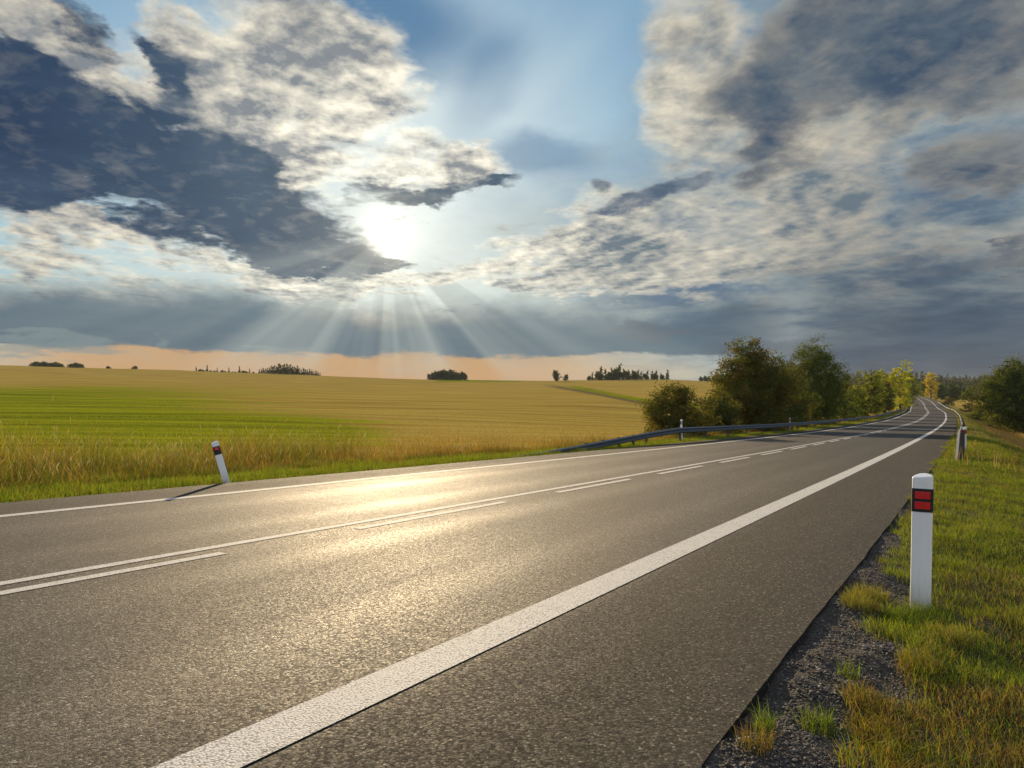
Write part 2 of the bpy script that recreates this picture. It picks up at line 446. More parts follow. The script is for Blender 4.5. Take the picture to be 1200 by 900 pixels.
# ------------------------------------------------------------------ materials of the setting
def ground_material():
    m, out = new_mat("field_ground")
    p = pos(); x, y, z = sep(p)
    a = N.node('ShaderNodeAttribute', attribute_name='zone'); r, g, b = sep(N(a.outputs['Color']))
    st = nz(vec(x * 0.03 + y * .01, y * 0.30), 1.0, 7.0, 0.62)
    st2 = nz(vec(x * 0.012, y * 0.16), 1.0, 5.0, 0.6)
    fine = nz(p, 2.2, 6.0, 0.7)
    gold = mixc(sstep(.36, .64, st), (0.24, 0.155, 0.030), (0.42, 0.30, 0.065))
    gold = mixc(sstep(.35, .7, st2) * 0.6, gold, (0.40, 0.30, 0.085))
    grn = mixc(sstep(.36, .64, st), (0.11, 0.13, 0.008), (0.26, 0.28, 0.012))
    c = mixc(sstep(0.35, 0.65, r + (st - .5) * 1.0 + (st2 - .5) * .9), gold, grn)
    verge = mixc(fine, (0.03, 0.045, 0.006), (0.085, 0.10, 0.015))
    c = mixc(g, c, verge)
    soil = mixc(fine, (0.05, 0.042, 0.03), (0.12, 0.10, 0.07))
    c = mixc(b, c, soil)
    c = mixc(sstep(.3, .8, fine) * .35, c, mixc(0.5, c, (0.02, 0.015, 0.005)))
    dkst = nz(vec(x * 0.010, y * 0.9 + 40.0), 0.6, 6.0, 0.7)
    c = mixc(sstep(.52, .66, dkst) * (1.0 - g) * .34, c, (0.075, 0.052, 0.012))
    bh = st * 0.6 + fine * 0.4
    principled(out, c, 1.0, bump(bh, 0.6, 0.15), spec=0.0)
    return m
def asphalt_material():
    m, out = new_mat("asphalt")
    uvn = N(N.node('ShaderNodeUVMap', uv_map='road_uv').outputs[0])
    u, v, _ = sep(uvn)
    p = pos()
    cell = voro(p, 80.0, out='Color'); cr, cg, cb = sep(cell)
    dist = voro(p, 80.0)
    grain = nz(p, 240.0, 3.0, 0.6)
    big = nz(vec(u * 1.2, v * 0.09), 1.0, 5.0, 0.6)
    mott = nz(p, 1.3, 5.0, 0.65)
    pits = nz(p, 62.0, 5.0, 0.85)
    stone = ramp(cr * 0.85 + grain * 0.2, [(0.0, (0.006, 0.006, 0.006)), (0.50, (0.020, 0.019, 0.017)), (0.76, (0.080, 0.074, 0.064)), (1.0, (0.46, 0.43, 0.37))])
    c = mixc(sstep(0.30, 0.60, dist) * 0.85, stone, (0.010, 0.009, 0.008))
    c = mixc(sstep(0.47, 0.54, pits) * 0.9, c, (0.007, 0.006, 0.006))
    # wheel tracks, worn pale and smooth; a darker oil strip between them
    def tr(c0, w): return sstep(w, 0.0, N.m('ABSOLUTE', u + (mott - .5) * .25 - c0))
    tracks = tr(3.05, .55) + tr(4.75, .5) + tr(6.65, .55) + tr(8.35, .6)
    wear = (tracks * (0.55 + big * 0.9)).clamp()
    c = mixc(wear * 0.5, c, mixc(1.0, c, (1.45, 1.4, 1.3), 'MULTIPLY'))
    c = mixc(sstep(.42, .72, big) * 0.6, c, mixc(1.0, c, (0.6, 0.6, 0.62), 'MULTIPLY'))
    c = mixc(sstep(.45, .75, mott) * 0.6, c, mixc(1.0, c, (1.4, 1.35, 1.25), 'MULTIPLY'))
    sh = sstep(2.15, 1.9, u).max(sstep(9.55, 9.8, u))         # the shoulders outside the edge lines, less worn and browner
    c = mixc(sh, c, mixc(1.0, c, (0.80, 0.75, 0.68), 'MULTIPLY'))
    rough = 0.745 - wear * 0.06 + (big - .5) * 0.16 + sh * 0.12 + (cb - .5) * .25
    h = (1.0 - dist * 1.2) * 0.35 + grain * 0.25 + cg * 0.35 - sstep(.47, .55, pits) * .6
    principled(out, c, rough, bump(h, 0.75, 0.008), spec=0.24)
    return m
def paint_material():
    m, out = new_mat("road_paint")
    p = pos()
    cell = voro(p, 95.0); wear = nz(p, 5.0, 6.0, 0.7); g = nz(p, 160.0, 3.0, 0.6)
    c = mixc(sstep(.55, .8, wear * .6 + g * .5), (0.56, 0.54, 0.49), (0.34, 0.32, 0.28))
    c = mixc(sstep(.50, .62, cell * .5 + g * .5) * 0.7, c, (0.10, 0.095, 0.085))
    chip = nz(p, 22.0, 6.0, 0.75)
    c = mixc(sstep(.60, .68, chip) * 0.75, c, (0.07, 0.063, 0.052))
    principled(out, c, 0.8, bump(1.0 - cell, 0.5, 0.005), spec=0.2)
    return m
def gravel_material():
    m, out = new_mat("gravel_ground")
    p = pos(); n = nz(p, 45.0, 5.0, .7); q = nz(p, 5.0, 4.0, .6); c1_ = voro(p, 70.0, out='Color'); r, g, b = sep(c1_)
    c = mixc(r * .6 + n * .4, (0.014, 0.012, 0.010), (0.075, 0.064, 0.052)); zn = sep(attr('zone'))[1]; c = mixc(zn * .85, c, mixc(n, (0.018, 0.020, 0.004), (0.06, 0.055, 0.012))); c = mixc(sstep(.4, .7, q) * .5, c, (0.05, 0.036, 0.022))
    principled(out, c, 0.9, bump(1.0 - voro(p, 70.0) + n * .3, .9, .012), spec=0.2); return m
M_ground = ground_material(); M_asphalt = asphalt_material(); M_paint = paint_material(); M_gravel = gravel_material()

# ------------------------------------------------------------------ ground: one sheet to the horizon
def zones(X, Y, s, d):
    px = 600 + 800 * X / np.maximum(Y, 5)
    e = 800 * (ground_cache - CAM_H) / np.maximum(Y, 5)
    py = HOR - e
    green = 0.30 + 0 * X
    green += 0.48 * sm(420, 60, px) * sm(440, 470, py)
    green += 0.5 * sm(600, 350, px) * sm(478, 500, py) * sm(545, 518, py)
    green -= 0.35 * sm(330, 560, px) + 0.16 * sm(455, 438, py)
    # far strip of fresh green between the clumps of trees, and the boundary that curves down to the bushes
    green += 0.9 * sm(448.5, 446.8, py) * sm(495, 520, px) * sm(640, 600, px)
    yb = np.interp(px, [600, 650, 700, 760, 860], [447.5, 453, 462, 474, 484])
    green += 0.75 * np.exp(-((py - yb + 3) / 4.0) ** 2) * sm(640, 680, px) * (px < 950)
    verge = sm(14.0, 12.3, d) * (d > 5) + sm(-3.0, -1.5, d) * (d < 5)
    verge = np.maximum(verge, (d < 5) * sm(-40, -25, -np.abs(s - 20) + 0) * 0)
    verge = np.where((d < 5) & (d > -9), np.maximum(verge, 0.85 * (1 - sm(30, 60, s))), verge)
    soil = np.exp(-((py - yb) / 1.6) ** 2) * sm(630, 660, px) * (px < 950) * .8
    return np.stack([np.clip(green, 0, 1), np.clip(verge, 0, 1), np.clip(soil, 0, 1)], 1)
fine_az = np.radians(np.arange(-44, 44.01, 0.16)); rest = np.radians(np.arange(45, 316, 2.5))
AZS = np.concatenate([fine_az, rest]); NA = len(AZS)
RR = np.concatenate([[0.0], np.geomspace(1.2, 640, 430), np.geomspace(655, 3600, 40)]); NR = len(RR)
Rg, Ag = np.meshgrid(RR, AZS, indexing='ij')
GX = (Rg * np.sin(Ag)).ravel(); GY = (Rg * np.cos(Ag)).ravel()
GZ, GS, GD = ground_z(GX, GY)
ground_cache = GZ.copy()
inside = sm(-2.9, -2.2, GD) * sm(13.6, 13.0, GD) * (1 - sm(470, 490, GS)) * sm(-50, -40, GS)
GZ = GZ - 0.30 * inside
ii = np.arange(NR - 1)[:, None] * NA; jj = np.arange(NA)[None, :]; jn = (jj + 1) % NA
GF = np.stack([ii + jj, ii + jn, ii + NA + jn, ii + NA + jj], -1).reshape(-1, 4)
ground = mesh_np("ground", np.stack([GX, GY, GZ], 1), GF[:, ::-1], M_ground, cols=zones(GX, GY, GS, GD), smooth=True, col_name='zone')
tag(ground, "rolling farmland of cut straw and green stripes rising to the horizon", kind='structure')

def strip(name, s_arr, d_arr, zfun, mat, kind='structure', smooth=True, cols=None, uv=True, col_name='tint'):
    Sg, Dg = np.meshgrid(s_arr, d_arr, indexing='ij')
    x, y, z = road_pt(Sg.ravel(), Dg.ravel())
    z = zfun(x, y, z, Sg.ravel(), Dg.ravel())
    n, k = Sg.shape
    i = np.arange(n - 1)[:, None] * k; j = np.arange(k - 1)[None, :]
    F = np.stack([i + j, i + j + 1, i + k + j + 1, i + k + j], -1).reshape(-1, 4)
    c = cols(x, y, Sg.ravel(), Dg.ravel()) if cols else None
    o = mesh_np(name, np.stack([x, y, z], 1), F[:, ::-1] , mat, smooth=smooth, cols=c, uv=np.stack([Dg.ravel(), Sg.ravel()], 1) if uv else None, col_name=col_name)
    o["kind"] = kind
    return o
s_long = np.concatenate([np.arange(-25, 40, 0.5), np.arange(40, 486, 1.5)])
d_prof = np.concatenate([[D_E0 - 0.02, D_E0 - 0.015, D_E0], np.linspace(D_E0 + .2, D_E1 - .2, 24), [D_E1, D_E1 + .015, D_E1 + .02]])
def road_z(x, y, z, s, d):
    z = np.where(d < D_E0 - .01, z - .25, z); z = np.where(d > D_E1 + .01, z - .25, z)
    return z - 0.01 * ((d < D_E0) & (d > D_E0 - .018)) - 0.01 * ((d > D_E1) & (d < D_E1 + .018))
edge_wob = lambda s: 0.012 * (vnoise(s, 0 * s, 1.1, 9) - .5) + 0.012 * (vnoise(s, 0 * s, .31, 8) - .5)
def road_strip():
    Sg, Dg = np.meshgrid(np.concatenate([np.arange(-25, 0, .5), np.arange(0, 16, .07), np.arange(16, 40, .4), np.arange(40, 486, 1.5)]), d_prof, indexing='ij')
    s = Sg.ravel(); d = Dg.ravel()
    dd = d + np.where(d < 1.0, edge_wob(s), 0) + np.where(d > 10.7, edge_wob(s + 31) * 1.5, 0)
    x, y, z = road_pt(s, dd); z = road_z(x, y, z, s, d)
    n, k = Sg.shape
    i = np.arange(n - 1)[:, None] * k; j = np.arange(k - 1)[None, :]
    F = np.stack([i + j, i + k + j, i + k + j + 1, i + j + 1], -1).reshape(-1, 4)
    o = mesh_np("road", np.stack([x, y, z], 1), F, M_asphalt, uv=np.stack([dd, s], 1), smooth=False)
    return tag(o, "two lane asphalt road curving away to the right", kind='structure')
road_strip()
def mark(name, runs, d0, d1, label):
    V, F, n0 = [], [], 0
    for a, b in runs:
        s = np.append(np.arange(a, b, 0.5 if b < 60 else 1.5), b)
        x0, y0, z0 = road_pt(s, s * 0 + d0); x1, y1, z1 = road_pt(s, s * 0 + d1)
        n = len(s)
        V.append(np.stack([np.concatenate([x0, x1]), np.concatenate([y0, y1]), np.concatenate([z0, z1]) + .004], 1))
        i = np.arange(n - 1)
        F.append(np.stack([i, i + 1, i + 1 + n, i + n], 1) + n0); n0 += 2 * n
    o = mesh_np(name, np.concatenate(V), np.concatenate(F)[:, ::-1], M_paint)
    return tag(o, label, kind='structure')
D_R, D_C, D_L = 2.187, 5.70, 9.494
mark("edge_line", [(-24, 484)], D_R - .125, D_R + .125, "wide white edge line along the near lane")
mark("edge_line", [(-24, 484)], D_L - .10, D_L + .10, "white edge line along the far lane")
mark("centre_line", [(-24, 484)], D_C - .055, D_C + .065, "solid white centre line")
dash = [(-20 + 4.2 * k + 0.0, -20 + 4.2 * k + 2.75) for k in range(0, 3)]
runs = [(-11.6, 3.5)] + [(5.05 + 4.18 * k, 5.05 + 4.18 * k + 2.75) for k in range(0, 19)] + [(84.5, 484)]
mark("centre_line", runs, D_C - .36, D_C - .24, "broken white line beside the solid centre line")

# verge sheets from the asphalt's edge out to the open ground
def verge_z(x, y, z, s, d):
    gzv = np.interp(s, S, RZ) - (np.clip(d, 0, 12) - 5.7) * np.interp(s, S, BK) + offs(d)
    gz_, _, _ = ground_z(x, y)
    lift = .035 * np.exp(-np.abs(d - D_E0) / .5) * (d < 5)
    out_ = sm(-2.0, -3.0, d) + sm(13.0, 13.9, d)
    zz = gz_ - 0.05 - 0.06 * out_ + lift
    zz += 0.05 * (vnoise(x, y, .35, 21) - .5) + 0.03 * (vnoise(x, y, .12, 22) - .5)
    zz -= 0.012 * np.exp(-((d - D_E0) / .12) ** 2)
    return zz
def near_edge_grass(s, d, x, y):
    """How grassy the near shoulder is, 0 bare gravel to 1 full grass."""
    lim = np.interp(s, [0, 2.5, 3.5, 4.2, 4.9, 5.6, 7, 9, 14, 20], [.20, .28, .34, .30, .60, .52, .58, .66, .74, .80])
    n = (vnoise(x, y, .45, 31) - .5) * .34 + (vnoise(x, y, .16, 32) - .5) * .2
    return sm(.06, -.06, d - lim + n)
vz_cols = lambda x, y, s, d: np.stack([0 * x + .5, 0 * x + 1, 0 * x], 1)
strip("verge", np.concatenate([np.arange(-20, 1, 1.), np.arange(1, 22, .08), np.arange(22, 60, .5), np.arange(60, 484, 2.)]),
      np.concatenate([np.linspace(D_E0 + .05, -.8, 30), np.linspace(-.9, -3.0, 12)]), verge_z, M_gravel, cols=lambda x, y, s, d: np.stack([0 * x, near_edge_grass(s, d, x, y), 0 * x], 1), col_name='zone')["label"] = "gravelly shoulder along the near road edge"
strip("verge", np.concatenate([np.arange(-20, 1, 1.), np.arange(1, 60, .35), np.arange(60, 484, 2.)]),
      np.linspace(D_E1 - .05, 13.9, 18), verge_z, M_ground, cols=vz_cols, col_name='zone')["label"] = "grass verge along the far road edge"
def vheight(x, y, s, d):
    _, _, z = road_pt(s, d)
    return verge_z(x, y, z, s, d)

# ------------------------------------------------------------------ grass as real blades
M_blade = leaf_mat("grass_blades", 0.42)
def blades(name, x, y, z, h, w, lean, cols, label, parts=2, head=None, bend=0.5, kindcat=None):
    n = len(x)
    az = rng.uniform(0, 2 * np.pi, n); la = rng.uniform(0, 2 * np.pi, n)
    wx, wy = np.cos(az) * w / 2, np.sin(az) * w / 2
    lx, ly = np.cos(la) * lean * h, np.sin(la) * lean * h
    V = np.empty((n, 5, 3), np.float32)
    mz = h * 0.55; mxx = x + lx * 0.32; myy = y + ly * 0.32
    tz = h * np.sqrt(np.clip(1 - lean ** 2 * .5, .3, 1))
    V[:, 0] = np.stack([x - wx, y - wy, z - .01], 1); V[:, 1] = np.stack([x + wx, y + wy, z - .01], 1)
    V[:, 2] = np.stack([mxx + wx * .8, myy + wy * .8, z + mz], 1); V[:, 3] = np.stack([mxx - wx * .8, myy - wy * .8, z + mz], 1)
    V[:, 4] = np.stack([x + lx, y + ly, z + tz], 1)
    b = np.arange(n)[:, None] * 5
    F4 = b + np.array([0, 1, 2, 3]); F3 = b + np.array([3, 2, 4])
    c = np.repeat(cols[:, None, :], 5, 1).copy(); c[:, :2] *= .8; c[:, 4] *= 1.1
    Vs = [V.reshape(-1, 3)]; Fs4 = [F4]; Cs = [c.reshape(-1, 3)]
    if head is not None and head.any():
        k = np.where(head)[0]; m = len(k); b0 = n * 5
        hw = rng.uniform(.005, .011, m); hl = rng.uniform(.10, .22, m)
        tx, ty, tt = (x + lx)[k], (y + ly)[k], (z + tz)[k]
        dxn, dyn = lx[k] / h[k], ly[k] / h[k]
        H = np.empty((m, 4, 3), np.float32)
        wxk, wyk = np.cos(az[k]) * hw, np.sin(az[k]) * hw
        H[:, 0] = np.stack([tx - dxn * hl * .5, ty - dyn * hl * .5, tt - hl * .6], 1)
        H[:, 1] = np.stack([tx + wxk, ty + wyk, tt - hl * .1], 1)
        H[:, 2] = np.stack([tx + dxn * hl * .6, ty + dyn * hl * .6, tt + hl * .45], 1)
        H[:, 3] = np.stack([tx - wxk, ty - wyk, tt - hl * .1], 1)
        Vs.append(H.reshape(-1, 3)); Fs4.append(np.arange(m)[:, None] * 4 + np.array([0, 1, 2, 3]) + b0)
        hc = np.where(rng.random((m, 1)) < .5, np.array([.40, .26, .10]), np.array([.36, .32, .16])) * rng.uniform(.5, 1.25, (m, 1)); Cs.append(np.repeat(hc, 4, 0))
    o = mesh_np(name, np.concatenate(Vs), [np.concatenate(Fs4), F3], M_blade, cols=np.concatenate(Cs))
    return tag(o, label, kind='stuff')
def pick(pal, n, wts=None):
    pal = np.array(pal); i = rng.choice(len(pal), n, p=wts)
    return pal[i] * rng.uniform(.7, 1.3, (n, 1))
G_BR, G_MID, G_OL, STRAW, ORG, BRN = (.18, .29, .006), (.075, .13, .006), (.23, .24, .008), (.27, .18, .04), (.25, .11, .018), (.08, .045, .014)

# near verge, right side
def near_verge():
    n = 330000
    s = 2 + 46 * rng.random(n) ** 2.1; d = rng.uniform(-2.4, .95, n)
    x, y, _ = road_pt(s, d)
    g = near_edge_grass(s, d, x, y)
    px = 600 + 800 * x / y
    keep = (rng.random(n) < g) & (px < 1480) & (y > 2.0) & (rng.random(n) < .35 + .65 * sm(.25, .55, vnoise(x, y, .22, 41) * .6 + vnoise(x, y, .7, 42) * .4))
    x, y, s, d = x[keep], y[keep], s[keep], d[keep]; n = len(x)
    sc = 1 + s * .035
    h = rng.uniform(.025, .075, n) * (1 + .6 * sm(.5, .8, vnoise(x, y, .3, 43))) * (1 + s * .008)
    w = rng.uniform(.0022, .0045, n) * sc
    dry = sm(.45, .75, vnoise(x, y, .5, 44) * .6 + vnoise(x, y, .14, 45) * .4 + .13 * (s < 5.0) - .06 * sm(10, 25, s))
    c = np.where((rng.random(n) < dry * (.50 + .3 * (s < 4.6)))[:, None], pick([STRAW, ORG, (.2, .13, .03), BRN, (.22, .2, .05)], n), pick([G_BR, G_MID, G_OL, (.17, .19, .02)], n))
    lush = sm(.55, .8, vnoise(x, y, .6, 46)); c = c * (1 - .25 * lush[:, None])
    blades("grass", x, y, vheight(x, y, s, d), h, w, rng.uniform(.1, 1.1, n), c, "mown grass, green with dry tufts, on the near verge")
near_verge()
def tuft_patch():
    """A few longer tufts round the post and on the gravel."""
    spots = [(5.0, .22, .13, 460, 0), (4.85, .36, .12, 460, 0), (4.5, .12, .12, 300, 1), (4.9, .62, .10, 380, 1), (5.25, .6, .12, 420, 1), (3.3, .38, .10, 300, 2), (2.95, .52, .07, 160, 0),
             (3.05, .30, .09, 320, 2), (2.55, .66, .06, 120, 2), (2.75, .68, .05, 100, 0), (3.9, .22, .1, 300, 3), (2.7, .3, .12, 300, 3), (3.6, .5, .05, 70, 0)]
    X, Y, S_, D_, H, C = [], [], [], [], [], []
    for s0, d0, r, n, k in spots:
        a = rng.uniform(0, 6.28, n); q = r * np.sqrt(rng.random(n)); s = s0 + q * np.cos(a) * 1.2; d = d0 + q * np.sin(a)
        d = np.minimum(d, D_E0 - .02)
        x, y, _ = road_pt(s, d); X.append(x); Y.append(y); S_.append(s); D_.append(d); H.append(rng.uniform(.05, .12, n))
        pal = [[G_MID, G_BR, (.05, .10, .02)], [G_OL, STRAW, (.2, .2, .03)], [ORG, STRAW, BRN, G_OL], [ORG, STRAW, G_OL, G_BR]][k]
        C.append(pick(pal, n))
    X, Y, S_, D_, H, C = map(np.concatenate, (X, Y, S_, D_, H, C)); n = len(X)
    blades("grass", X, Y, vheight(X, Y, S_, D_), H, rng.uniform(.0022, .004, n), rng.uniform(.2, 1.1, n), C, "longer tufts of grass on the gravel by the near white post")
tuft_patch()
# the far verge: a bright short strip
def far_verge():
    n = 250000
    s = -16 + 138 * rng.random(n) ** 1.7; d = rng.uniform(D_E1 - .03, 14.6, n)
    x, y, _ = road_pt(s, d); px = 600 + 800 * x / np.maximum(y, .1)
    keep = (y > 3) & (px > -520) & (px < 1120); x, y, s, d = x[keep], y[keep], s[keep], d[keep]; n = len(x)
    h = rng.uniform(.05, .16, n) * (.6 + .9 * vnoise(x, y, .6, 51)) * np.clip((d - D_E1 + .25) * 1.6, .35, 1.25)
    c = pick([G_BR, (.19, .27, .010), G_MID, G_OL], n)
    dry = rng.random(n) < .12 + .45 * sm(13.2, 14.4, d) + .35 * sm(11.25, 11.0, d); c[dry] = pick([STRAW, ORG, BRN], dry.sum())
    blades("grass", x, y, np.where(d < 13.7, vheight(x, y, s, d), ground_z(x, y)[0] - .02), h, rng.uniform(.006, .012, n) * (1 + .012 * y), rng.uniform(.1, .9, n), c, "bright short grass strip beside the far road edge")
far_verge()
def tall_grass():
    n = 220000
    s = -22 + 198 * rng.random(n) ** 1.8; d = 13.3 + 7.6 * rng.random(n) ** 1.35
    x, y, _ = road_pt(s, d); px = 600 + 800 * x / np.maximum(y, .1)
    dens = .25 + .75 * sm(.35, .6, vnoise(x, y, 1.1, 61) * .6 + vnoise(x, y, 3.0, 62) * .4)
    keep = (y > 3) & (px > -520) & (px < 1120) & (rng.random(n) < dens) & (d < 19.5 - 4.5 * sm(300, 620, px))
    x, y, s, d, px = x[keep], y[keep], s[keep], d[keep], px[keep]; n = len(x)
    z = ground_z(x, y)[0] - .02
    z = np.where(d < 13.9, np.maximum(vheight(x, y, s, d), z - .05), z)
    h = rng.uniform(.26, .78, n) * (.4 + 1.2 * vnoise(x, y, 1.2, 63)) * np.interp(d, [13.2, 14.4, 16.5], [.35, .9, 1.15]) * np.interp(px, [0, 500, 750], [1.12, .95, .8])
    tall = rng.random(n) < .03; h[tall] *= 1.5
    gg = sm(.42, .66, vnoise(x, y, 2.2, 64) + .10 * sm(200, 0, px) + .08 * sm(14.5, 17.5, d) - .25 * sm(350, 600, px))
    c = np.where((rng.random(n) < .15 + .55 * gg)[:, None], pick([G_OL, G_MID, (.12, .12, .02), (.06, .07, .015)], n), pick([STRAW, ORG, (.46, .22, .03), (.40, .19, .025), (.42, .28, .06), BRN], n))
    blades("tall_grass", x, y, z, h, rng.uniform(.005, .010, n) * (1 + .01 * y), rng.uniform(.1, 1.0, n), c, "tall dry golden grass and seed heads behind the far verge", head=(rng.random(n) < .22) & (h > .35))
tall_grass()
def field_tufts():
    n = 420000
    y = 10 + 132 * rng.random(n) ** 1.7; px = rng.uniform(-420, 900, n); x = (px - 600) / 800 * y
    z, s, d = ground_z(x, y)
    fade = 1 - sm(70, 138, y)
    keep = (d > 16.0) & (rng.random(n) < (.3 + .7 * (vnoise(x * .06, y, 1.3, 71) > .45)) * (.15 + .85 * fade)); x, y, z, d, px, fade = x[keep], y[keep], z[keep], d[keep], px[keep], fade[keep]; n = len(x)
    global ground_cache
    ground_cache = z; zn = zones(x, y, 0 * x, d)[:, 0]
    st = vnoise(x * .03, y, 2.2, 72) * .6 + vnoise(x * .03, y, .8, 73) * .4
    grn = rng.random(n) < sm(.36, .60, zn + (st - .5) * 1.1)
    h = rng.uniform(.04, .11, n) * np.where(grn, 1.1, 1.0) * (.35 + .65 * fade) * (.6 + .8 * st)
    c = np.where(grn[:, None], pick([(.24, .30, .008), (.12, .15, .006), G_OL, (.27, .26, .012)], n), pick([(.32, .22, .042), (.40, .29, .06), (.22, .14, .024), (.32, .18, .024)], n))
    c = c * (.75 + .5 * sm(.3, .7, st))[:, None]
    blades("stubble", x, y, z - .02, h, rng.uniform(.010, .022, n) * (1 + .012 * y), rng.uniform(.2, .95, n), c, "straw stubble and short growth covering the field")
field_tufts()
def right_slope_grass():
    n = 120000
    s = 20 + 230 * rng.random(n) ** 1.6; d = rng.uniform(-16, .7, n)
    x, y, _ = road_pt(s, d); px = 600 + 800 * x / y
    keep = (px < 1260) & (rng.random(n) < np.where(d > -3, 1, .5)); x, y, s, d = x[keep], y[keep], s[keep], d[keep]; n = len(x)
    z = ground_z(x, y)[0]; z = np.where(d > -2.9, vheight(x, y, s, d), z) - .02
    tan = sm(-1.9, -2.7, d) * sm(38, 55, s)
    isd = rng.random(n) < tan * .92 + .08
    h = np.where(isd, rng.uniform(.2, .5, n), rng.uniform(.06, .16, n)) * (.6 + .8 * vnoise(x, y, 1.5, 81))
    c = np.where(isd[:, None], pick([STRAW, (.38, .25, .08), ORG, (.3, .2, .06)], n), pick([G_BR, G_MID, (.15, .19, .015)], n))
    blades("grass", x, y, z, h, rng.uniform(.008, .014, n) * (1 + .014 * y), rng.uniform(.1, .8, n), c, "green and straw coloured grass on the slope beside the right guard rail")
right_slope_grass()

# ------------------------------------------------------------------ loose stones on the shoulder
def stone_mat():
    m, out = new_mat("crushed_stone"); c = attr('tint'); n = nz(pos(), 300., 3., .6)
    principled(out, mixc(n, mixc(.5, c, (.01, .01, .01)), c), .75, bump(n, .4, .002)); return m
def stones():
    n = 26000
    s = 1.8 + 9 * rng.random(n) ** 1.6; d = rng.uniform(.05, D_E0 - .01, n)
    x, y, _ = road_pt(s, d); g = near_edge_grass(s, d, x, y)
    keep = (rng.random(n) > g * .9) & (y > 2.0); x, y, s, d = x[keep], y[keep], s[keep], d[keep]; n = len(x)
    z = vheight(x, y, s, d)
    bm = bmesh.new(); bmesh.ops.create_icosphere(bm, subdivisions=1, radius=1.0)
    base = np.array([v.co[:] for v in bm.verts]); tri = np.array([[v.index for v in f.verts] for f in bm.faces]); bm.free()
    r = rng.lognormal(math.log(.0042), .42, n).clip(.002, .013)
    q = base[None] * (1 + rng.uniform(-.28, .28, (n, len(base), 1)))
    q = q * np.stack([rng.uniform(.7, 1.3, n), rng.uniform(.7, 1.3, n), rng.uniform(.5, .9, n)], 1)[:, None] * r[:, None, None]
    a = rng.uniform(0, 6.28, n); ca, sa_ = np.cos(a)[:, None], np.sin(a)[:, None]
    X = q[..., 0] * ca - q[..., 1] * sa_; Y = q[..., 0] * sa_ + q[..., 1] * ca
    V = np.stack([X + x[:, None], Y + y[:, None], q[..., 2] + (z + r * .3)[:, None]], -1)
    F = tri[None] + (np.arange(n) * len(base))[:, None, None]
    c = np.array([.062, .055, .048]) * rng.lognormal(0, .6, (n, 1)).clip(.2, 4.0)
    o = mesh_np("gravel", V.reshape(-1, 3), F.reshape(-1, 3), stone_mat(), cols=np.repeat(c, len(base), 0))
    tag(o, "dark crushed stone between the asphalt edge and the grass", kind='stuff')
stones()

# ------------------------------------------------------------------ delineator posts
def plastic(name, col, rough=.45, dirt=True):
    m, out = new_mat(name); p = objc(); x, y, z = sep(p)
    c = col
    if dirt:
        n = nz(vec(x * 9, y * 9, z * 1.4), 3.0, 5., .65); sp = nz(p, 60., 4., .7)
        low = sstep(.28, .0, z + (n - .5) * .3)
        c = mixc(sstep(.5, .8, n) * .35, col, (.50, .48, .42))
        c = mixc(low * .55, c, (.30, .27, .19)); c = mixc(sstep(.66, .74, sp) * .5, c, (.25, .22, .16))
    principled(out, c, rough, spec=.4); return m
M_white = plastic("white_plastic", (.80, .80, .78)); M_black = plastic("black_plastic", (.012, .012, .013), .4, False)
M_red, _o = new_mat("red_reflector")
_v = voro(objc(), 260.); principled(_o, mixc(sstep(.2, .6, _v), (.80, .012, .012), (.48, .006, .008)), .22, bump(_v, .3, .001), spec=.7)
M_wr, _o = new_mat("white_reflector"); principled(_o, (.75, .75, .74), .2, spec=.7)
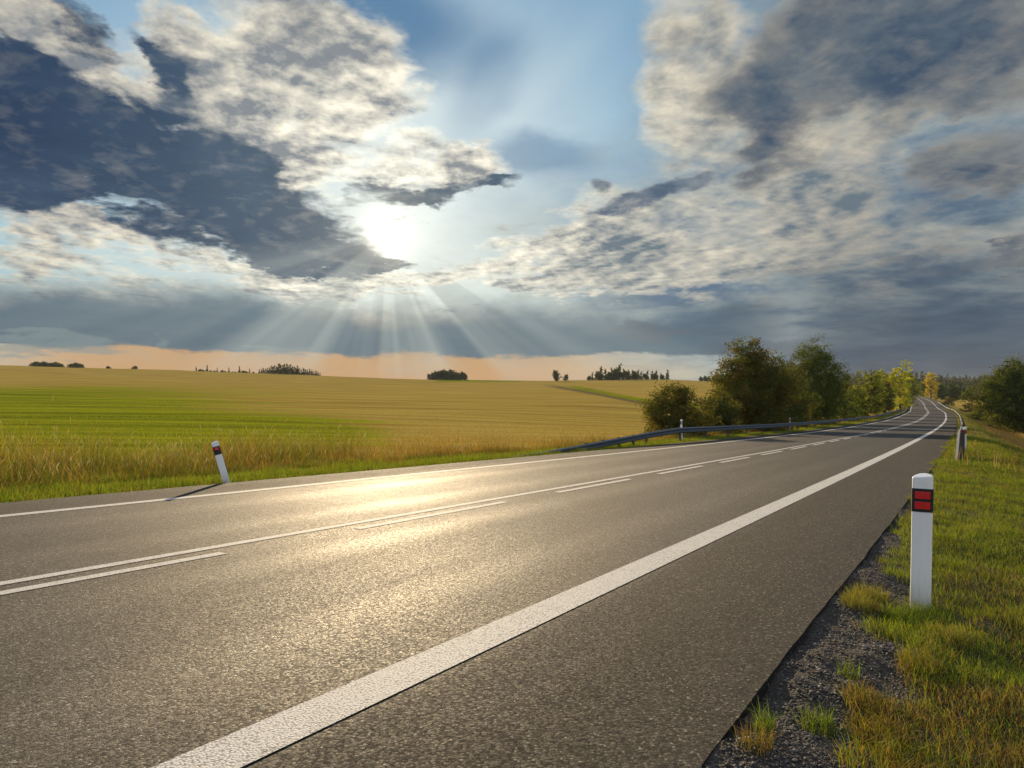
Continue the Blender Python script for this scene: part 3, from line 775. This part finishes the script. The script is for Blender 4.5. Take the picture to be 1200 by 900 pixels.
def delineator(loc, rz, label, height=.80, lean=(0, 0), refl='red', group="white roadside marker posts"):
    r = empty("marker_post", loc, label, "marker post", group, rz); r.rotation_euler = (lean[0], lean[1], rz)
    # section: flat front (towards -y), rounded sides, tapering back; swept up with a slanted cap
    half, dep = .060, .050
    sec = [(-half + .012, -dep * .55), (0, -dep * .62), (half - .012, -dep * .55), (half - .003, -dep * .46), (half, -dep * .25), (half - .010, dep * .3), (half - .03, dep * .75), (.015, dep), (-.015, dep),
           (-half + .03, dep * .75), (-half + .010, dep * .3), (-half, -dep * .25), (-half + .003, -dep * .46)]
    def sweep(zs, grow=0.0, cap=True, slant=0.0):
        bm = bmesh.new(); rings = []
        for z, g in zs:
            ring = []
            for px_, py_ in sec:
                l = math.hypot(px_, py_); f = (l + grow) / l * g
                zz = z + (slant * (-(py_) / dep) * -.012 - slant * .006 * (px_ / half) * -1 if z > height - .02 else 0)
                ring.append(bm.verts.new((px_ * f, py_ * f, zz)))
            rings.append(ring)
        n = len(sec)
        for a, b in zip(rings, rings[1:]):
            for i in range(n): bm.faces.new((a[i], a[(i + 1) % n], b[(i + 1) % n], b[i]))
        if cap: bm.faces.new(rings[-1]); bm.faces.new(rings[0][::-1])
        return bm
    bm = sweep([(-.08, 1.0), (height - .02, 1.0), (height - .006, .985), (height, .93)], slant=1)
    body = bm_obj("post_body", bm, M_white, r)
    bv = body.modifiers.new("bevel", 'BEVEL'); bv.width = .0025; bv.segments = 2; bv.limit_method = 'ANGLE'
    z1, z0 = height - .085, height - .238
    bm_obj("reflector_band", sweep([(z0, 1.0), (z1, 1.0)], grow=.003, cap=True), M_black, r)
    yf = -dep * .62 - .003
    def plate(cx, cz, w, hgt, mat, nm="reflector"):
        bm = bmesh.new(); bmesh.ops.create_cube(bm, size=1.0)
        bmesh.ops.scale(bm, verts=bm.verts, vec=(w, .008, hgt)); bmesh.ops.bevel(bm, geom=bm.edges[:], offset=.0015, segments=1, affect='EDGES')
        bmesh.ops.translate(bm, verts=bm.verts, vec=(cx, yf + .0005, cz)); bm_obj(nm, bm, mat, r)
    if refl == 'red':
        plate(0, z1 - .043, .088, .048, M_red); plate(0, z1 - .110, .088, .048, M_red)
    elif refl == 'white':
        plate(0, (z1 + z0) / 2, .045, .1, M_wr)
    else:
        plate(0, z1 - .043, .070, .045, M_red)
    bm = bmesh.new(); bmesh.ops.create_circle(bm, cap_ends=True, segments=20, radius=.017)
    ge = bmesh.ops.extrude_face_region(bm, geom=bm.faces[:]); bmesh.ops.translate(bm, verts=[v for v in ge['geom'] if isinstance(v, bmesh.types.BMVert)], vec=(0, 0, .0015))
    bmesh.ops.rotate(bm, verts=bm.verts, matrix=Matrix.Rotation(math.radians(90), 3, 'X')); bmesh.ops.translate(bm, verts=bm.verts, vec=(.004, -dep * .62 + .0008, height - .05))
    bmesh.ops.recalc_face_normals(bm, faces=bm.faces); bm_obj("cap_stud", bm, M_white, r)
    return r
def on_px(px, ybase_depth, d=None): pass
x0, y0 = (1078.5 - 600) / 800 * 4.5, 4.5
s0, d0 = road_frame([x0], [y0]); z0_ = float(vheight(np.array([x0]), np.array([y0]), s0, d0)[0])
POST_TOP = 1.2 - (557 - 484) / 800 * 4.5
delineator((x0, y0, POST_TOP - .885), math.radians(-30), "white marker post with two red reflectors in the near grass", height=.885, lean=(0, math.radians(.9)))
x0, y0 = (266 - 600) / 800 * 12.3, 12.3
delineator((x0, y0, gz(x0, y0) - .03), math.radians(22), "leaning white marker post standing alone across the road", height=.79, lean=(math.radians(-3), math.radians(-15)), refl='dark')
def rail_post(s, d, label, h, refl, rz):
    x, y, _ = road_pt([s], [d]); x, y = float(x[0]), float(y[0])
    delineator((x, y, gz(x, y) - .03), rz, label, height=h, refl=refl)
RL, RR_ = 11.62, 0.33                          # the guard rails' offsets
rail_post(33.2, RL + .45, "white marker post behind the left guard rail before the dark bush", 1.12, 'white', math.radians(20))
rail_post(58.8, RL + .45, "white marker post behind the left guard rail before the big trees", 1.12, 'white', math.radians(20))
rail_post(29.2, .22, "white marker post with red reflector at the right guard rail", .84, 'red', math.radians(-34))

# ------------------------------------------------------------------ guard rails
M_steel, _o = new_mat("galvanised_steel")
_p = pos(); _n = nz(_p, 6.0, 5., .65); _n2 = nz(vec(sep(_p)[0] * .6, sep(_p)[1] * .6, sep(_p)[2] * 14), 2., 4., .6)
principled(_o, mixc(_n * .5 + _n2 * .5, (.045, .06, .08), (.12, .145, .175)), .55, bump(_n, .1, .003), metallic=.55)
M_postst, _o = new_mat("weathered_steel"); _n = nz(objc(), 9., 5., .7)
principled(_o, mixc(_n, (.06, .045, .035), (.16, .13, .11)), .7, metallic=.3)
def guard_rail(D0, s0, s1, ramp_len, post_s, label, face):
    """face +1: corrugated side towards smaller d (the road on the right of it)."""
    x, y, z = road_pt([s0 + ramp_len], [D0]); root = empty("guard_rail", (float(x[0]), float(y[0]), float(z[0])), label, "guard rail", "steel guard rails along the road")
    ox, oy, oz = root.location
    # W profile: (offset towards traffic, height relative to centre), two humps
    prof = [(-.004, .135), (.012, .135), (.034, .12), (.078, .095), (.080, .058), (.030, .022), (.022, 0), (.030, -.022), (.080, -.058), (.078, -.095), (.034, -.12), (.012, -.135), (-.004, -.135)]
    s = np.concatenate([np.arange(s0, s0 + ramp_len, .5), np.arange(s0 + ramp_len, 90, 1.0), np.arange(90, s1, 2.0)])
    t = np.clip((s - s0) / ramp_len, 0, 1); hc = .60 * (t * t * (3 - 2 * t) * .45 + t * .55) - .10 * (1 - t)
    gx, gy, _ = road_pt(s, s * 0 + D0)
    g0 = ground_z(gx, gy)[0] - .04
    k = len(prof); V = []
    for layer in (0, 1):
        for (o, zz) in prof:
            o2 = o - .004 * layer
            xx, yy, _ = road_pt(s, D0 - face * o2)
            V.append(np.stack([xx - ox, yy - oy, g0 + hc + zz * (1 - .15 * (1 - t)) - oz], 1))
    V = np.stack(V, 1); n = len(s); K = 2 * k
    V = V.reshape(-1, 3); i = np.arange(n - 1)[:, None] * K
    a = np.array([[j, j + 1] for j in range(k - 1)] + [[k + j + 1, k + j] for j in range(k - 1)] + [[k - 1, K - 1], [k, 0]])
    F = np.stack([i + a[None, :, 0], i + a[None, :, 1], i + K + a[None, :, 1], i + K + a[None, :, 0]], -1).reshape(-1, 4)
    caps = [[j, k + j, k + j + 1, j + 1] for j in range(k - 1)]; caps += [[(n - 1) * K + q for q in c[::-1]] for c in caps]
    mesh_np("beam", V, np.concatenate([F, np.array(caps)]), M_steel, root)
    for q in post_s:
        bx, by, _ = road_pt([q], [D0 + face * .075]); bx, by = float(bx[0]), float(by[0]); th = float(np.interp(q, S, RT))
        tq = min(max((q - s0) / ramp_len, 0), 1); top = .60 * (tq * tq * (3 - 2 * tq) * .45 + tq * .55) + .10
        bm = bmesh.new()
        for (cx, cy, wx, wy) in ((0, 0, .006, .10), (0, .047, .055, .006), (0, -.047, .055, .006)):    # an I section, flange faces towards traffic
            m_ = bmesh.ops.create_cube(bm, size=1.0)['verts']
            bmesh.ops.scale(bm, verts=m_, vec=(wy, wx, 1)) if False else bmesh.ops.scale(bm, verts=m_, vec=(wx, wy - (.0 if wy < .05 else .012), top + .3))
            bmesh.ops.translate(bm, verts=m_, vec=(cx, cy, (top - .3) / 2))
        bmesh.ops.rotate(bm, verts=bm.verts, matrix=Matrix.Rotation(-th - math.pi / 2, 3, 'Z'))
        bmesh.ops.translate(bm, verts=bm.verts, vec=(bx - ox, by - oy, gz(bx, by) - .04 - oz))
        bm_obj("post", bm, M_postst, root)
        if q > s0 + 4 and q < 90:            # the spacer between post and beam
            bm = bmesh.new(); bmesh.ops.create_cube(bm, size=1.0)
            bmesh.ops.scale(bm, verts=bm.verts, vec=(.05, .08, .16)); bmesh.ops.rotate(bm, verts=bm.verts, matrix=Matrix.Rotation(-th - math.pi / 2 + math.pi/2, 3, 'Z'))
            bx2, by2, _ = road_pt([q], [D0 + face * .012])
            bmesh.ops.translate(bm, verts=bm.verts, vec=(float(bx2[0]) - ox, float(by2[0]) - oy, gz(bx, by) - .04 - oz + top - .11))
            bm_obj("spacer", bm, M_postst, root)
    return root
guard_rail(RL, 16.2, 330, 15.6, [22.2, 23.6, 25.0, 26.4, 27.8] + [32 + 4 * k for k in range(74)], "long steel guard rail along the left road edge, ramped down at its near end", 1)
guard_rail(RR_, 21.0, 330, 7.0, [22.5, 24., 25.3, 26.6, 28] + [31.5 + 4 * k for k in range(74)], "steel guard rail along the right road edge, seen from behind at its near end", -1)

# ------------------------------------------------------------------ trees
M_leaf = leaf_mat("foliage", 0.36)
def bark():
    m, out = new_mat("bark"); p = objc(); x, y, z = sep(p); n = nz(vec(x * 5, y * 5, z * .8), 3., 6., .7)
    principled(out, mixc(n, (.035, .027, .02), (.16, .125, .095)), .9, bump(n, .8, .03)); return m
M_bark = bark()
def trunk_mesh(name, segs, parent):
    V, F = [], []; k = 7
    for pts, rad in segs:
        pts = [Vector(p) for p in pts]; b0 = len(V)
        for i, p in enumerate(pts):
            dr = (pts[min(i + 1, len(pts) - 1)] - pts[max(i - 1, 0)]).normalized()
            a = dr.orthogonal().normalized(); b = dr.cross(a)
            for j in range(k):
                t = 2 * math.pi * j / k; V.append(p + (a * math.cos(t) + b * math.sin(t)) * rad[i])
        for i in range(len(pts) - 1):
            for j in range(k):
                F.append((b0 + i * k + j, b0 + i * k + (j + 1) % k, b0 + (i + 1) * k + (j + 1) % k, b0 + (i + 1) * k + j))
    return mesh_np(name, np.array([v[:] for v in V]), np.array(F), M_bark, parent, smooth=True)
def leaves(n_cl, per, env, size, pal, seed, clump=.5, hollow=.45, weights=None):
    """env: list of ellipsoids (cx,cy,cz,rx,ry,rz). Clumps scattered in the outer shell of each lobe."""
    r = np.random.default_rng(seed); env = np.array(env, float)
    vol = env[:, 3] * env[:, 4] * env[:, 5]; w = vol ** .75; w /= w.sum()
    L = r.choice(len(env), n_cl, p=w)
    dirs = r.normal(size=(n_cl, 3)); dirs /= np.linalg.norm(dirs, axis=1)[:, None]
    rad = hollow + (1 - hollow) * r.random(n_cl) ** .6
    rad *= 1 + .10 * r.normal(size=n_cl) * (r.random(n_cl) < .5)
    C = env[L, :3] + dirs * env[L, 3:] * rad[:, None]
    cs = clump * r.uniform(.5, 1.25, n_cl)
    n = n_cl * per
    P = np.repeat(C, per, 0) + np.clip(r.normal(size=(n, 3)), -1.6, 1.6) * np.repeat(cs, per)[:, None] * np.array([.62, .62, .42])
    a = r.normal(size=(n, 3)); a /= np.linalg.norm(a, axis=1)[:, None]
    b = np.cross(a, r.normal(size=(n, 3))); b /= np.linalg.norm(b, axis=1)[:, None]
    sz = size * r.uniform(.55, 1.3, n)[:, None]
    V = np.stack([P - a * sz * .5, P + b * sz * .30, P + a * sz * .55, P - b * sz * .30], 1)
    F = np.arange(n)[:, None] * 4 + np.arange(4)
    pal = np.array(pal, float); ci = r.choice(len(pal), n_cl, p=weights); cc = pal[ci] * r.uniform(.7, 1.3, (n_cl, 1))
    c = np.repeat(cc, per, 0) * r.uniform(.75, 1.25, (n, 1)); alt = r.random(n) < .15; c[alt] = pal[r.choice(len(pal), alt.sum(), p=weights)]
    return V.reshape(-1, 3), F, np.repeat(c, 4, 0), C
def lobes(n, rx, ry, h0, h1, seed, shape='round', lr=.42):
    """Lobes that fill a crown between heights h0 and h1 with an uneven outline."""
    r = np.random.default_rng(seed); out = []
    for i in range(n):
        u = (i + .5) / n; z = h0 + (h1 - h0) * u
        if shape == 'round': k = math.sqrt(max(.05, 1 - (2 * u - .85) ** 2 * .85))
        elif shape == 'cone': k = max(.10, 1 - u) ** .8
        elif shape == 'column': k = .75 + .25 * math.sin(u * 3.0) - .5 * max(0, u - .8)
        else: k = math.sqrt(max(.1, 1 - u * u * .9))
        a = i * 2.4 + r.uniform(-.5, .5); q = r.uniform(.25, .75) * k
        s = lr * r.uniform(.75, 1.25)
        out.append((math.cos(a) * rx * q, math.sin(a) * ry * q, z, rx * s * (.55 + .45 * k), ry * s * (.55 + .45 * k), (h1 - h0) * s * .55))
    return out
def tree(name, x, y, h, rx, label, cat, pal, seed, group=None, n_cl=260, per=42, size=.2, h0=.18, shape='round', lr=.42, clump=None, zoff=0, nl=11, weights=None, stems=1, ry=None, hollow=.3, sink=.1):
    z = gz(x, y) + zoff - sink
    root = empty(name, (x, y, z), label, cat, group)
    env = lobes(nl, rx, ry or rx, h * h0, h * .90, seed, shape, lr)
    V, F, c, C = leaves(n_cl, per, env, size, pal, seed + 1, clump or rx * .16, weights=weights, hollow=hollow)
    r = np.random.default_rng(seed + 2); segs = []
    for q in range(stems):
        bx, by = (r.uniform(-.25, .25, 2) * rx * (stems > 1)); tr = .022 * h / (1 + .3 * (stems - 1)) + .03
        top = h * .8
        pts = [(bx, by, -.2)] + [(bx + r.normal() * .03 * h * u, by + r.normal() * .03 * h * u, top * u) for u in (.12, .3, .5, .75, 1)]
        segs.append((pts, [tr * 1.35, tr, tr * .85, tr * .65, tr * .4, tr * .1]))
        for e_ in C[r.choice(len(C), 14, replace=False)]:
            u = r.uniform(.15, .75); i = int(u * 4) + 1; b = Vector(pts[i]); e_ = Vector(e_)
            m_ = (b + e_) / 2 + Vector((0, 0, .06 * h * r.uniform(-.3, 1)))
            segs.append(([b, m_, e_], [tr * .42, tr * .25, tr * .06]))
    trunk_mesh("trunk", segs, root)
    mesh_np("crown", V, F, M_leaf, root, cols=c)
    return root
def at(px, Y): return (px - 600) / 800 * Y, Y
OLIVE = [(.075, .080, .008), (.045, .056, .008), (.12, .115, .012), (.13, .09, .012)]
RUSSET = [(.10, .062, .012), (.15, .08, .014), (.06, .052, .010), (.055, .066, .010)]
DKGRN = [(.034, .062, .008), (.060, .10, .010), (.085, .13, .012), (.025, .042, .007)]
YELGR = [(.26, .29, .012), (.19, .23, .012), (.34, .32, .016), (.11, .15, .012)]
YEL = [(.60, .56, .015), (.48, .50, .02), (.70, .58, .02), (.34, .40, .02)]
GOLD = [(.66, .48, .015), (.60, .50, .02), (.46, .44, .02), (.70, .40, .02)]
# left group behind the guard rail
x, y = at(793, 44); tree("bush", x, y, 3.3, 2.7, "round olive bush, leftmost of the group behind the left guard rail", "bush", OLIVE, 11, n_cl=460, per=50, size=.13, h0=.05, shape='bush', clump=.42, stems=3, nl=14, ry=2.2, lr=.5)
x, y = at(835, 50); tree("bush", x, y, 2.9, 2.2, "low dark bush between the round olive bush and the russet tree", "bush", OLIVE[:2] + DKGRN[:1], 12, n_cl=240, per=40, size=.16, h0=.04, shape='bush', clump=.42, stems=3)
x, y = at(884, 56); tree("tree", x, y, 7.3, 4.1, "broad tree with russet brown foliage behind the left guard rail", "tree", RUSSET[:2] + OLIVE + DKGRN[:3], 21, n_cl=900, per=56, size=.17, h0=.08, lr=.46, nl=16, clump=.62, stems=2)
x, y = at(862, 62); tree("tree", x, y, 5.2, 2.6, "smaller olive tree at the left flank of the russet tree", "tree", OLIVE, 23, n_cl=260, per=42, size=.2, h0=.06, lr=.46, nl=12, clump=.6, stems=2)
x, y = at(953, 82); tree("tree", x, y, 9.6, 4.6, "tall dark green tree right of the russet tree", "tree", DKGRN, 31, n_cl=900, per=56, size=.18, h0=.06, lr=.46, nl=15, clump=.62, stems=2)
x, y = at(920, 72); tree("tree", x, y, 6.2, 3.4, "dark tree filling the gap between the russet and the green tree", "tree", DKGRN + RUSSET[:1], 33, n_cl=460, per=46, size=.19, h0=.04, lr=.46, nl=12, clump=.62, stems=2)
x, y = at(984, 100); tree("tree", x, y, 6.2, 3.2, "low green tree at the right end of the dark group", "tree", DKGRN + YELGR[:1], 35, n_cl=260, per=42, size=.22, h0=.05, lr=.46, nl=11, clump=.6, stems=2)
# small yellow green trees further on
for i, (px_, Y_, h_, r_, pal_, lab, shp) in enumerate([
    (1003, 116, 5.4, 2.4, YELGR, "low yellow green tree next to the dark group", 'round'),
    (1021, 138, 9.2, 2.7, YELGR + OLIVE[:1], "olive birch with a pointed top left of the yellow birch", 'column'),
    (1036, 160, 7.0, 2.6, OLIVE + DKGRN[:2], "dark bushy tree below the yellow birch", 'round'),
    (1042, 186, 11.0, 2.7, YEL + YELGR, "pale yellow birch just left of the brightest one", 'column'),
    (1055, 200, 13.6, 3.1, YEL, "brightest yellow birch on the left of the road", 'column'),
    (1063, 250, 11.6, 4.4, YELGR + DKGRN[1:3], "yellow green tree behind the brightest birch", 'round')]):
    x, y = at(px_, Y_); tree("tree", x, y, h_, r_, lab, "tree", pal_, 50 + i * 3, n_cl=200, per=34, size=.26 + Y_ * .0006, h0=.08 if i else .05, shape=shp, lr=.5, nl=11, clump=r_ * .2, stems=2 if i in (0, 3) else 1)
# right side of the road
for i, (px_, Y_, h_, r_, pal_, lab, shp) in enumerate([
    (1091, 366, 14.0, 3.6, GOLD, "golden yellow birch on the right of the road", 'column'),
    (1082, 392, 9.5, 3.6, YELGR + DKGRN[1:2], "small green tree left of the golden birch", 'round'),
    (1103, 380, 9.0, 4.0, DKGRN, "dark green tree right of the golden birch", 'round'),
    (1118, 372, 8.5, 3.0, DKGRN + OLIVE[:1], "slim grey green tree beside the straw field", 'column'),
    (1072, 440, 14.0, 8.0, DKGRN, "dark tree closing the end of the road", 'round'),
    (1057, 430, 15.0, 8.0, DKGRN + OLIVE[:2], "dark tree behind the yellow birches", 'round')]):
    x, y = at(px_, Y_); tree("tree", x, y, h_, r_, lab, "tree", pal_, 90 + i * 3, n_cl=150, per=26, size=.55, h0=.08, shape=shp, lr=.5, nl=10, clump=r_ * .2)
x, y = at(1188, 98); tree("tree", x, y, 10.4, 5.4, "large dark green broadleaf tree at the right edge below the road", "tree", DKGRN, 131, n_cl=760, per=46, size=.27, h0=.12, lr=.44, nl=18, clump=.8, stems=2, hollow=.5)
x, y = at(1222, 116); tree("tree", x, y, 9.2, 5.0, "dark broadleaf tree half outside the picture behind the large one", "tree", DKGRN, 133, n_cl=420, per=40, size=.3, h0=.1, lr=.44, nl=14, clump=.85, stems=2)
x, y = at(1162, 128); tree("bush", x, y, 4.0, 4.2, "dark bush at the foot of the large right tree", "bush", DKGRN + OLIVE[:1], 135, n_cl=260, per=36, size=.3, h0=.04, shape='bush', lr=.46, nl=12, clump=.7, stems=3)
# low scrub along the straw strip
for i, (px_, Y_) in enumerate([(1137, 230), (1112, 290), (1151, 190)]):
    x, y = at(px_, Y_); tree("bush", x, y, 3.2, 3.0, ["brown scrub bush in the straw strip below the road", "small bush at the far end of the straw strip", "low bush left of the large right tree"][i], "bush", RUSSET + OLIVE, 150 + i * 2, n_cl=70, per=24, size=.4, h0=.04, shape='bush', nl=8, clump=.7)

# ------------------------------------------------------------------ far trees on the skyline, each one its own object sharing two or three meshes
FARG = [(.060, .080, .030), (.085, .10, .036), (.045, .062, .026)]
def far_proto(kind, seed):
    if kind == 'conifer':
        env = lobes(10, 2.0, 2.0, .8, 9.6, seed, 'cone', .55); V, F, c, C = leaves(90, 16, env, .8, FARG, seed, .45)
    elif kind == 'round':
        env = lobes(9, 3.6, 3.6, 1.0, 7.4, seed, 'round', .5); V, F, c, C = leaves(120, 16, env, .8, FARG, seed, .7)
    else:
        env = lobes(7, 3.2, 3.2, .3, 3.6, seed, 'bush', .55); V, F, c, C = leaves(80, 16, env, .7, FARG, seed, .6)
    k = 6; tv = []; h = 6.0 if kind != 'bush' else 2.0
    for z_, r_ in ((-1, .22), (h, .06)):
        for j in range(k): tv.append((math.cos(j * 6.283 / k) * r_, math.sin(j * 6.283 / k) * r_, z_))
    tf = np.array([[j, (j + 1) % k, k + (j + 1) % k, k + j] for j in range(k)]) + len(V)
    o = mesh_np("distant_" + ("bush" if kind == 'bush' else "tree"), np.concatenate([V, tv]), np.concatenate([F, tf]), M_leaf, cols=np.concatenate([c, np.full((len(tv), 3), .05)]))
    return o
PRO = {k: [far_proto(k, sd + 300 + i) for i in range(2)] for sd, k in ((0, 'conifer'), (10, 'round'), (20, 'bush'))}
USED = {id(o): False for v in PRO.values() for o in v}
def far(kind, px_, Y_, sc, label, group, wide=1.0):
    p = PRO[kind][int(rng.integers(2))]
    if not USED[id(p)]: o = p; USED[id(p)] = True
    else: o = p.copy(); col_link(o)
    x, y = at(px_, Y_); o.location = (x, y, gz(x, y) - .4); o.rotation_euler = (0, 0, rng.uniform(0, 6.28))
    o.scale = (sc * wide, sc * wide, sc); tag(o, label, "bush" if kind == 'bush' else "tree", group)
ORD = 'leftmost second third fourth fifth sixth seventh eighth ninth tenth eleventh twelfth thirteenth fourteenth fifteenth sixteenth rightmost'.split()
for q in range(13):
    px_ = 503 + q * 3.5; far('round', px_, 512 + (q % 3) * 6, (.55 + .42 * math.sin((px_ - 499) / 50 * 3.14)) * rng.uniform(.85, 1.12), ("leftmost tree of" if q == 0 else "rightmost tree of" if q == 12 else "tree in the middle of") + " the dome shaped copse on the skyline under the sun", "trees of the dome shaped copse on the skyline")
far('round', 652, 505, 1.0, "larger left one of the lone pair of trees on the skyline", "lone pair of trees on the skyline")
far('round', 663, 505, .62, "smaller right one of the lone pair of trees on the skyline", "lone pair of trees on the skyline")
for q in range(26):
    px_ = 691 + q * 3.6 + rng.uniform(-1, 1); top = np.interp(px_, [690, 700, 722, 726, 732, 760, 778, 783], [.42, .85, .95, 1.15, .80, .62, .55, .75])
    far('conifer' if q % 3 else 'round', px_, 514 + (q % 3) * 7, top * rng.uniform(.8, 1.15), ("leftmost tree of" if q == 0 else "rightmost tree of" if q == 25 else "tree within") + " the mixed wood on the skyline left of the bushes", "trees of the mixed wood on the skyline", 1.25)
for q in range(30):
    px_ = 304 + q * 2.45; top = np.interp(px_, [300, 318, 330, 345, 376], [.25, .55, .72, .62, .32])
    far('conifer', px_, 516 + (q % 3) * 6, top * rng.uniform(.85, 1.1), ("leftmost conifer of" if q == 0 else "rightmost conifer of" if q == 29 else "conifer within") + " the spruce strip on the skyline above the leaning post", "conifers of the spruce strip on the skyline", 1.3)
for q in range(17):
    px_ = 230 + q * 4.2 + rng.uniform(-1, 1); far('bush' if q % 3 else 'conifer', px_, 514, .5 * rng.uniform(.5, 1.0), ("leftmost" if q == 0 else ORD[q]) + " tiny tree from the left in the sparse row beside the spruce strip", "tiny trees of the sparse skyline row")
for q in range(17):
    px_ = 40 + q * 2.9 + (8 if q > 11 else 0); far('bush', px_, 512 + (q % 2) * 4, .95 * rng.uniform(.7, 1.1), ORD[q] + " low tree from the left in the far left skyline hedge", "low trees of the far left skyline hedge")
far('bush', 127, 512, .55, "single small bush right of the far left hedge", "lone skyline bushes")
far('bush', 158, 512, .70, "single bush between the far left hedge and the sparse row", "lone skyline bushes")
for q, px_ in enumerate([821, 826, 831, 836]): far('round', px_, 540, .6 + .1 * (q % 2), (ORD[q] if q < 3 else 'rightmost') + " small tree from the left over the field edge by the russet tree", "small trees beside the russet tree")
# the wooded hill far off on the right: one mass
def forest():
    r = np.random.default_rng(77); Vs, Fs, Cs, n0 = [], [], [], 0
    base = [far.copy() for far in ()]
    protos = []
    for k, v in PRO.items():
        if k == 'bush': continue
        for o in v:
            me = o.data; a = np.empty(len(me.vertices) * 3, np.float32); me.vertices.foreach_get('co', a)
            f = np.array([p.vertices[:] for p in me.polygons]); c = np.empty(len(me.vertices) * 4, np.float32); me.attributes['tint'].data.foreach_get('color', c)
            protos.append((a.reshape(-1, 3), f, c.reshape(-1, 4)[:, :3]))
    for Y_, n, xa, xb, sc in ((470, 34, 1110, 1290, 1.0), (560, 40, 1095, 1290, 1.3), (700, 60, 1000, 1300, 1.25), (850, 70, 985, 1310, 1.3), (1050, 80, 985, 1330, 1.45), (1250, 70, 940, 1330, 1.3)):
        for i in range(n):
            px_ = xa + (xb - xa) * (i + r.uniform(-.6, .6)) / n; Yj = Y_ + r.uniform(-25, 25); x, y = at(px_, Yj)
            V, F, c = protos[int(r.integers(4))]; s_ = sc * r.uniform(.75, 1.25)
            Vs.append(V * np.array([s_ * 1.4, s_ * 1.4, s_]) + np.array([x, y, gz(x, y) - .5])); Fs.append(F + n0); n0 += len(V)
            Cs.append(c * r.uniform(.7, 1.25) * (1.0 if r.random() > .12 else np.array([1.8, 1.5, .8])))
    o = mesh_np("distant_wood", np.concatenate(Vs), np.concatenate(Fs), M_leaf, cols=np.concatenate(Cs))
    tag(o, "wooded slopes far off behind the road on the right", kind='stuff')
forest()
for v in PRO.values():
    for o in v:
        if not USED[id(o)]: bpy.data.objects.remove(o)

# ------------------------------------------------------------------ the air: pale haze in one closed box round camera and land
m, out = new_mat("haze_air")
pv = N.node('ShaderNodeVolumePrincipled'); pv.inputs['Color'].default_value = (0.80, 0.88, 1.0, 1.0)
pv.inputs['Density'].default_value = HAZE; pv.inputs['Anisotropy'].default_value = 0.2
N.t.links.new(pv.outputs[0], out.inputs['Volume'])
bm = bmesh.new(); bmesh.ops.create_cube(bm, size=1.0)
zlo, zhi = float(GZ.min()) - 1.0, max(float(GZ.max()), 62.0) + 20.0
bmesh.ops.scale(bm, verts=bm.verts, vec=(7400, 7400, zhi - zlo)); bmesh.ops.translate(bm, verts=bm.verts, vec=(0, 0, (zhi + zlo) / 2))
air = bm_obj("haze", bm, m); air["kind"] = "stuff"; air["label"] = "thin pale haze over the fields"
